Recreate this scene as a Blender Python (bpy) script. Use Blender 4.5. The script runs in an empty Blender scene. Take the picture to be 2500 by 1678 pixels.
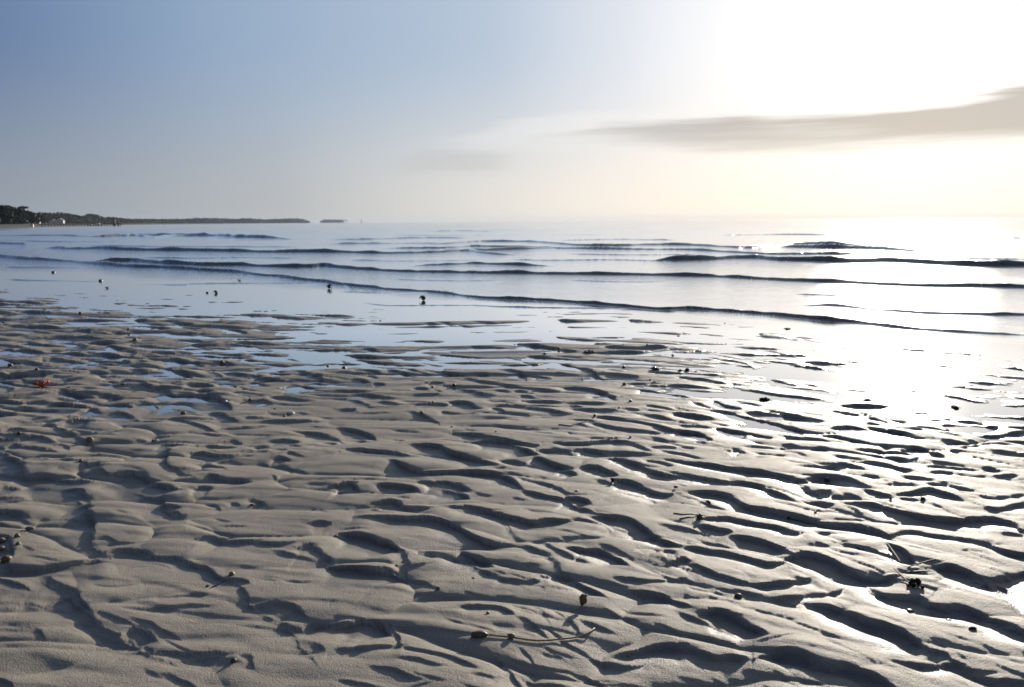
import bpy, bmesh, math, random
import numpy as np
from mathutils import Matrix, Vector, noise as mnoise

# ------------------------------------------------------------------ camera
sc = bpy.context.scene
H = 0.70                       # eye height above the sand (m)
F = 1926.0                     # focal length in photo pixels (2500 wide)
PITCH = math.radians(8.80); ROLL = math.radians(0.42)
WL = -0.021                    # still water level
cd = bpy.data.cameras.new('camera'); cam = bpy.data.objects.new('camera', cd)
sc.collection.objects.link(cam); sc.camera = cam
cd.sensor_width = 36; cd.lens = F/2500*36; cd.clip_start = 0.02; cd.clip_end = 20000
Rm = Matrix.Rotation(math.pi/2-PITCH, 3, 'X') @ Matrix.Rotation(-ROLL, 3, 'Z')
cam.matrix_world = Matrix.Translation((0, 0, H)) @ Rm.to_4x4()
cd.dof.use_dof = True; cd.dof.focus_distance = 2.1; cd.dof.aperture_fstop = 9.0

def ray(px, py):
    v = Rm @ Vector(((px-1250)/F, (839-py)/F, -1.0)); v.normalize(); return v
def G(px, py, z=0.0):          # photo pixel -> point on the level z
    v = ray(px, py); t = (z-H)/min(v.z, -1e-4); return (v.x*t, v.y*t)
def azel(px, py):
    v = ray(px, py); return math.degrees(math.atan2(v.x, v.y)), math.degrees(math.asin(v.z))
def at(px, dist):              # ground point under a pixel column at a distance
    v = ray(px, 545); a = math.atan2(v.x, v.y); return Vector((math.sin(a)*dist, math.cos(a)*dist, 0))

SUN_AZ, SUN_EL = azel(2255, 80)

# ------------------------------------------------------------------ world
world = bpy.data.worlds.new('World'); sc.world = world; world.use_nodes = True
nt = world.node_tree; N = nt.nodes; L = nt.links; N.clear()
def nn(t, **k):
    n = N.new(t)
    for a, b in k.items(): setattr(n, a, b)
    return n
def M(op, a, b=None, c=None, clamp=False):
    n = nn('ShaderNodeMath', operation=op, use_clamp=clamp)
    for i, v in enumerate((a, b, c)):
        if v is None: continue
        if isinstance(v, (int, float)): n.inputs[i].default_value = v
        else: L.new(v, n.inputs[i])
    return n.outputs[0]
def sstep(x, a, b):
    n = nn('ShaderNodeMapRange', interpolation_type='SMOOTHSTEP')
    L.new(x, n.inputs[0]); n.inputs[1].default_value = a; n.inputs[2].default_value = b; return n.outputs[0]
def ramp(x, pts, mx):
    n = nn('ShaderNodeValToRGB'); L.new(M('DIVIDE', x, mx), n.inputs[0]); cr = n.color_ramp
    cr.interpolation = 'B_SPLINE'
    for i, (p, c) in enumerate(pts):
        e = cr.elements[i] if i < 2 else cr.elements.new(p/mx)
        e.position = p/mx; e.color = (*c, 1)
    return n.outputs[0]
def curve(x, pts, a, b):        # piecewise curve of x in [a,b]
    n = nn('ShaderNodeFloatCurve'); L.new(M('DIVIDE', M('SUBTRACT', x, a), b-a), n.inputs[1])
    lo = min(p[1] for p in pts); hi = max(p[1] for p in pts)+1e-6
    cu = n.mapping.curves[0]
    while len(cu.points) < len(pts): cu.points.new(0.5, 0.5)
    for q, (px, py) in zip(cu.points, sorted(pts)): q.location = ((px-a)/(b-a), (py-lo)/(hi-lo)); q.handle_type = 'AUTO_CLAMPED'
    n.mapping.update()
    return M('ADD', M('MULTIPLY', n.outputs[0], hi-lo), lo)
def mix(f, a, b):
    n = nn('ShaderNodeMix', data_type='RGBA')
    if isinstance(f, (int, float)): n.inputs[0].default_value = f
    else: L.new(f, n.inputs[0])
    for s, v in ((6, a), (7, b)):
        if isinstance(v, tuple): n.inputs[s].default_value = (*v, 1)
        else: L.new(v, n.inputs[s])
    return n.outputs[2]
tc = nn('ShaderNodeTexCoord'); sep = nn('ShaderNodeSeparateXYZ'); L.new(tc.outputs['Generated'], sep.inputs[0])
DX, DY, DZ = sep.outputs
sv = Vector((math.sin(math.radians(SUN_AZ))*math.cos(math.radians(SUN_EL)), math.cos(math.radians(SUN_AZ))*math.cos(math.radians(SUN_EL)), math.sin(math.radians(SUN_EL))))
dot = nn('ShaderNodeVectorMath', operation='DOT_PRODUCT'); L.new(tc.outputs['Generated'], dot.inputs[0]); dot.inputs[1].default_value = sv
theta = M('MULTIPLY', M('ARCCOSINE', M('MINIMUM', M('MAXIMUM', dot.outputs['Value'], -1.0), 1.0)), 180/math.pi)
el = M('MULTIPLY', M('ARCSINE', DZ), 180/math.pi)
az = M('MULTIPLY', M('ARCTAN2', DX, DY), 180/math.pi)
UP = [(0,(7,6.6,5.9)),(3,(3.2,3.1,2.9)),(6,(1.25,1.23,1.18)),(9,(1.03,1.02,1.01)),(13,(.90,.91,.94)),(18,(.76,.795,.86)),(27,(.45,.54,.67)),(45,(.285,.40,.55)),(58,(.115,.185,.355)),(80,(.05,.09,.20)),(180,(.035,.055,.11))]
HO = [(0,(1.5,1.38,1.2)),(10,(.98,.91,.83)),(17,(.94,.87,.79)),(23,(.88,.83,.76)),(29,(.77,.745,.70)),(36,(.62,.62,.61)),(43,(.47,.485,.50)),(60,(.265,.315,.375)),(90,(.12,.15,.20)),(180,(.06,.075,.10))]
cu_ = ramp(theta, UP, 180.0); ch_ = ramp(theta, HO, 180.0)
sky = mix(sstep(el, -0.5, 12.5), ch_, cu_)
# thin high cloud: one long bank to the right and a faint streak in the middle
nz = nn('ShaderNodeTexNoise'); nz.inputs['Scale'].default_value = 1.0; nz.inputs['Detail'].default_value = 5; nz.inputs['Roughness'].default_value = .55
cv = nn('ShaderNodeCombineXYZ'); L.new(M('MULTIPLY', az, .075), cv.inputs[0]); L.new(M('MULTIPLY', el, 1.35), cv.inputs[1]); L.new(cv.outputs[0], nz.inputs['Vector'])
nzf = M('SUBTRACT', nz.outputs[0], .5)
def bank(top, bot, fade, soft_t, soft_b, nt_, nb_):
    """cloud between two edge lines given as photo pixels; returns its mask"""
    tp = [azel(*p) for p in top]; bp = [azel(*p) for p in bot]; a, b = -30.0, 45.0
    T = curve(az, [(a, tp[0][1])]+tp+[(b, tp[-1][1]+.5)], a, b); B = curve(az, [(a, bp[0][1])]+bp+[(b, bp[-1][1]-.3)], a, b)
    mt = sstep(M('SUBTRACT', M('ADD', T, M('MULTIPLY', nzf, nt_)), el), -soft_t*.5, soft_t)
    mb = sstep(M('SUBTRACT', el, M('ADD', B, M('MULTIPLY', nzf, nb_))), -soft_b*.5, soft_b)
    fp = [(azel(x, 350)[0], v) for x, v in fade]
    fd = curve(az, [(a, 0.0)]+fp+[(b, fp[-1][1])], a, b)
    return M('MULTIPLY', M('MULTIPLY', mt, mb), fd)
m1 = bank([(1290,330),(1500,300),(1750,283),(2000,283),(2250,262),(2400,236),(2500,212)], [(1290,345),(1550,353),(1800,370),(2000,365),(2250,352),(2500,345)],
          [(1180,0),(1330,.45),(1500,.62),(1700,.76),(2000,.85),(2200,.95),(2500,1.0)], .55, 1.1, 1.7, 2.4)
m2 = bank([(900,392),(1080,370),(1280,372)], [(900,430),(1080,425),(1280,424)], [(900,0),(1040,.5),(1150,.5),(1300,0)], .4, .6, .9, 1.2)
m3 = bank([(1000,330),(1300,285),(1600,262),(1900,262),(2500,150)], [(1000,372),(1300,372),(1600,352),(1900,342),(2500,262)], [(950,0),(1200,.5),(1500,.6),(1800,.3),(2000,0),(2400,0)], .5, 1.0, 1.2, 1.4)
sky = mix(M('MULTIPLY', m3, .55), sky, (.92,.90,.88))
sky = mix(M('MULTIPLY', m2, .85), sky, (.50,.50,.51))
sky = mix(M('MULTIPLY', m1, M('ADD', 1.12, M('MULTIPLY', nzf, 1.2)), clamp=True), sky, (.47,.46,.455))
nish = nn('ShaderNodeTexSky', sky_type='NISHITA', sun_disc=False, sun_elevation=math.radians(SUN_EL), sun_rotation=math.radians(SUN_AZ))
b1 = nn('ShaderNodeBackground'); L.new(sky, b1.inputs[0]); b1.inputs[1].default_value = 0.5
b2 = nn('ShaderNodeBackground'); L.new(nish.outputs[0], b2.inputs[0]); b2.inputs[1].default_value = 0.002
ad = nn('ShaderNodeAddShader'); L.new(b1.outputs[0], ad.inputs[0]); L.new(b2.outputs[0], ad.inputs[1])
wo = nn('ShaderNodeOutputWorld'); L.new(ad.outputs[0], wo.inputs[0])

# ------------------------------------------------------------------ sun, exposure
sl = bpy.data.lights.new('sun', 'SUN'); sl.energy = 3.2; sl.angle = math.radians(1.2); sl.color = (1, .91, .79)
so = bpy.data.objects.new('sun', sl); sc.collection.objects.link(so)
so.rotation_euler = (-sv).to_track_quat('-Z', 'Y').to_euler()
vs = sc.view_settings; vs.view_transform = 'Standard'; vs.look = 'None'; vs.exposure = 1.0; vs.gamma = 1

# ------------------------------------------------------------------ materials
class Mat:
    def __init__(s, name):
        s.m = bpy.data.materials.new(name); s.m.use_nodes = True; s.t = s.m.node_tree; s.n = s.t.nodes; s.l = s.t.links
        s.b = s.n['Principled BSDF']; s.o = s.n['Material Output']
    def new(s, t, **k):
        n = s.n.new(t)
        for a, b in k.items(): setattr(n, a, b)
        return n
    def noise(s, scale, detail=3, rough=.5, vec=None, dist=0):
        n = s.new('ShaderNodeTexNoise'); n.inputs['Scale'].default_value = scale; n.inputs['Detail'].default_value = detail
        n.inputs['Roughness'].default_value = rough; n.inputs['Distortion'].default_value = dist
        if vec: s.l.new(vec, n.inputs['Vector'])
        return n.outputs[0]
    def ramp(s, x, pts):
        n = s.new('ShaderNodeValToRGB'); s.l.new(x, n.inputs[0])
        for i, (p, c) in enumerate(pts):
            e = n.color_ramp.elements[i] if i < 2 else n.color_ramp.elements.new(p)
            e.position = p; e.color = (*c, 1) if isinstance(c, tuple) else (c, c, c, 1)
        return n.outputs[0]
    def bump(s, h, strength, dist, normal=None):
        n = s.new('ShaderNodeBump'); n.inputs['Strength'].default_value = strength; n.inputs['Distance'].default_value = dist
        s.l.new(h, n.inputs['Height'])
        if normal: s.l.new(normal, n.inputs['Normal'])
        return n.outputs[0]
    def math(s, op, a, b=None, clamp=False):
        n = s.new('ShaderNodeMath', operation=op, use_clamp=clamp)
        for i, v in enumerate((a, b)):
            if v is None: continue
            if isinstance(v, (int, float)): n.inputs[i].default_value = v
            else: s.l.new(v, n.inputs[i])
        return n.outputs[0]
    def pos(s, sx=1, sy=1, sz=1, rot=0):
        g = s.new('ShaderNodeTexCoord'); mp = s.new('ShaderNodeMapping'); s.l.new(g.outputs['Object'], mp.inputs[0])
        mp.inputs['Scale'].default_value = (sx, sy, sz); mp.inputs['Rotation'].default_value = (0, 0, rot); return mp.outputs[0]
    def set(s, **k):
        for a, v in k.items():
            a = a.replace('_', ' ')
            if isinstance(v, (int, float)): s.b.inputs[a].default_value = v
            elif isinstance(v, tuple): s.b.inputs[a].default_value = (*v, 1)
            else: s.l.new(v, s.b.inputs[a])
        return s

def sand_material():
    m = Mat('wet_sand')
    at_ = m.new('ShaderNodeAttribute', attribute_name='wet'); wet = at_.outputs['Fac']
    big = m.noise(2.3, 4, .6, m.pos()); fine = m.noise(900, 2, .6, m.pos()); mid = m.noise(45, 4, .6, m.pos()); grain = m.noise(330, 3, .7, m.pos())
    c = m.ramp(big, [(.3, (.300, .260, .205)), (.7, (.400, .348, .275))])
    sp = m.ramp(fine, [(.30, .72), (.70, 1.25)])
    mx = m.new('ShaderNodeMix', data_type='RGBA', blend_type='MULTIPLY'); mx.inputs[0].default_value = .8; m.l.new(c, mx.inputs[6]); m.l.new(sp, mx.inputs[7])
    dk = m.new('ShaderNodeMix', data_type='RGBA'); m.l.new(wet, dk.inputs[0]); m.l.new(mx.outputs[2], dk.inputs[6]); dk.inputs[7].default_value = (.085, .078, .068, 1)
    rr = m.math('SUBTRACT', .64, m.math('MULTIPLY', wet, .46))
    rr = m.math('ADD', rr, m.math('MULTIPLY', m.math('SUBTRACT', mid, .5), .16))
    st = m.noise(1.0, 4, .6, m.pos(26, 150, 60, math.radians(-30)))
    bs = m.math('SUBTRACT', 1.0, m.math('MULTIPLY', m.math('SUBTRACT', wet, .3, True), 1.2), True)
    n1 = m.bump(m.math('MULTIPLY', fine, bs), .55, .0012)
    n1 = m.bump(m.math('MULTIPLY', grain, bs), .9, .0026, n1)
    n2 = m.bump(m.math('MULTIPLY', mid, bs), .5, .0022, n1)
    n3 = m.bump(m.math('MULTIPLY', st, bs), .35, .0016, n2)
    m.set(Base_Color=dk.outputs[2], Roughness=rr, Normal=n3); m.l.new(m.math('ADD', .13, m.math('MULTIPLY', wet, .34)), m.b.inputs['Specular IOR Level'])
    return m.m

def water_material():
    m = Mat('sea_water'); nt_ = m
    deep = m.new('ShaderNodeAttribute', attribute_name='deep').outputs['Fac']
    chop = m.new('ShaderNodeAttribute', attribute_name='chop').outputs['Fac']
    a = m.noise(1.0, 4, .6, m.pos(6, 17, 10, math.radians(-8)), .4); b = m.noise(1.0, 3, .6, m.pos(38, 80, 50, math.radians(-6)), .3)
    n1 = m.bump(m.math('MULTIPLY', a, chop), .5, .014); n2 = m.bump(m.math('MULTIPLY', b, chop), .8, .007, n1)
    gl = m.new('ShaderNodeBsdfGlossy'); m.l.new(n2, gl.inputs['Normal'])
    gl.inputs['Roughness'].default_value = .09; gl.inputs['Color'].default_value = (.97, .97, .97, 1)
    rg = m.math('ADD', .095, m.math('MULTIPLY', chop, .02)); m.l.new(rg, gl.inputs['Roughness'])
    df = m.new('ShaderNodeBsdfDiffuse'); df.inputs['Color'].default_value = (.115, .100, .068, 1); m.l.new(n2, df.inputs['Normal'])
    tr = m.new('ShaderNodeBsdfTransparent'); tr.inputs['Color'].default_value = (.92, .94, .93, 1)
    x1 = m.new('ShaderNodeMixShader'); m.l.new(deep, x1.inputs[0]); m.l.new(tr.outputs[0], x1.inputs[1]); m.l.new(df.outputs[0], x1.inputs[2])
    fr = m.new('ShaderNodeFresnel'); fr.inputs['IOR'].default_value = 1.40
    mr = m.new('ShaderNodeMath', operation='MULTIPLY', use_clamp=True); m.l.new(fr.outputs[0], mr.inputs[0]); mr.inputs[1].default_value = 2.2
    x2 = m.new('ShaderNodeMixShader'); m.l.new(mr.outputs[0], x2.inputs[0]); m.l.new(x1.outputs[0], x2.inputs[1]); m.l.new(gl.outputs[0], x2.inputs[2])
    m.l.new(x2.outputs[0], m.o.inputs['Surface']); m.n.remove(m.b)
    return m.m

def simple(name, c0, c1, scale=60, rough=.6, bump=.4, bd=.001, spec=.5):
    m = Mat(name); n = m.noise(scale, 4, .6, m.pos()); c = m.ramp(n, [(.32, c0), (.68, c1)])
    m.set(Base_Color=c, Roughness=rough, Normal=m.bump(n, bump, bd)); m.b.inputs['Specular IOR Level'].default_value = spec
    return m.m
MT = {
 'sand': sand_material(), 'water': water_material(),
 'tan': simple('sandy_tan', (.13, .095, .06), (.26, .20, .13), 300, .6),
 'brown': simple('brown_weed', (.07, .045, .022), (.16, .10, .05), 250, .45),
 'dark': simple('dark_weed', (.012, .009, .006), (.030, .022, .014), 200, .7, .4, .001, .2),
 'green': simple('green_weed', (.05, .055, .018), (.11, .11, .04), 200, .4),
 'red': simple('red_weed', (.33, .045, .018), (.55, .13, .05), 200, .5),
 'white': simple('pale_shell', (.42, .38, .32), (.72, .68, .6), 150, .3),
 'rust': simple('rusty_flake', (.20, .07, .03), (.34, .14, .07), 200, .5),
 'stick': simple('pale_stick', (.12, .10, .075), (.22, .18, .13), 200, .55),
 'leaf': simple('foliage', (.008, .016, .014), (.022, .034, .026), .35, .7, .2, .05, .2),
 'leafp': simple('pine_foliage', (.03, .035, .018), (.07, .075, .035), .35, .7, .2, .05, .2),
 'bark': simple('bark', (.05, .04, .03), (.10, .08, .06), 4, .9, .3, .02),
 'shore': simple('shore_ground', (.012, .014, .012), (.03, .03, .024), .08, .9),
 'timber': simple('pier_timber', (.05, .045, .04), (.10, .09, .08), 2, .8, .3, .02),
 'wall': simple('white_wall', (.66, .65, .60), (.80, .78, .74), .6, .8, .1, .01),
 'roof': simple('grey_roof', (.15, .14, .13), (.25, .23, .21), 1.5, .8, .2, .02),
 'glass': simple('window_glass', (.03, .035, .04), (.06, .065, .07), 1, .15),
 'hull': simple('white_hull', (.62, .62, .60), (.78, .78, .76), .8, .4, .1, .01),
}

# ------------------------------------------------------------------ object helpers
C = sc.collection
def link(name, me, mat=None, parent=None, loc=None, smooth=True):
    o = bpy.data.objects.new(name, me); C.objects.link(o)
    if mat is not None: me.materials.append(mat)
    if smooth: me.polygons.foreach_set('use_smooth', [True]*len(me.polygons))
    if parent: o.parent = parent
    if loc is not None: o.location = loc
    return o
def tag(o, label, cat, group=None):
    o['label'] = label; o['category'] = cat
    if group: o['group'] = group
    return o
def thing(name, label, cat, loc, rotz=0, group=None):
    o = bpy.data.objects.new(name, None); C.objects.link(o); o.location = loc; o.rotation_euler.z = rotz; o.empty_display_size = .05
    return tag(o, label, cat, group)
def from_bm(name, bm, mat, parent=None, loc=None, smooth=True):
    me = bpy.data.meshes.new(name); bm.to_mesh(me); bm.free(); return link(name, me, mat, parent, loc, smooth)
def grid_mesh(name, X, Y, Z, mat, attrs):
    nr, nc = X.shape; me = bpy.data.meshes.new(name)
    me.vertices.add(nr*nc); co = np.stack([X, Y, Z], -1).reshape(-1).astype(np.float32); me.vertices.foreach_set('co', co)
    idx = np.arange(nr*nc, dtype=np.int32).reshape(nr, nc)
    q = np.stack([idx[:-1, :-1], idx[:-1, 1:], idx[1:, 1:], idx[1:, :-1]], -1).reshape(-1)
    nf = len(q)//4; me.loops.add(len(q)); me.loops.foreach_set('vertex_index', q)
    me.polygons.add(nf); me.polygons.foreach_set('loop_start', np.arange(0, nf*4, 4, dtype=np.int32))
    me.polygons.foreach_set('use_smooth', np.ones(nf, bool))
    for k, v in attrs.items():
        a = me.attributes.new(k, 'FLOAT', 'POINT'); a.data.foreach_set('value', v.reshape(-1).astype(np.float32))
    me.update(); o = bpy.data.objects.new(name, me); C.objects.link(o); me.materials.append(mat); return o

# value noise in numpy
def vnoise(x, y, seed=0):
    xi = np.floor(x).astype(np.int64); yi = np.floor(y).astype(np.int64); fx = x-xi; fy = y-yi
    fx = fx*fx*fx*(fx*(fx*6-15)+10); fy = fy*fy*fy*(fy*(fy*6-15)+10)
    def h(a, b):
        n = (a*374761393+b*668265263+seed*1442695041) & 0xffffffff
        n = ((n ^ (n >> 13))*1274126177) & 0xffffffff
        return ((n ^ (n >> 16)) & 0xffff)/32767.5-1
    return (h(xi, yi)*(1-fx)+h(xi+1, yi)*fx)*(1-fy)+(h(xi, yi+1)*(1-fx)+h(xi+1, yi+1)*fx)*fy
def fbm(x, y, seed=0, o=4, g=.5):
    s = 0; a = 1; t = 0
    for i in range(o): s = s+a*vnoise(x*2**i+17.3*i, y*2**i-9.1*i, seed+i); t += a; a *= g
    return s/t

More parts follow.
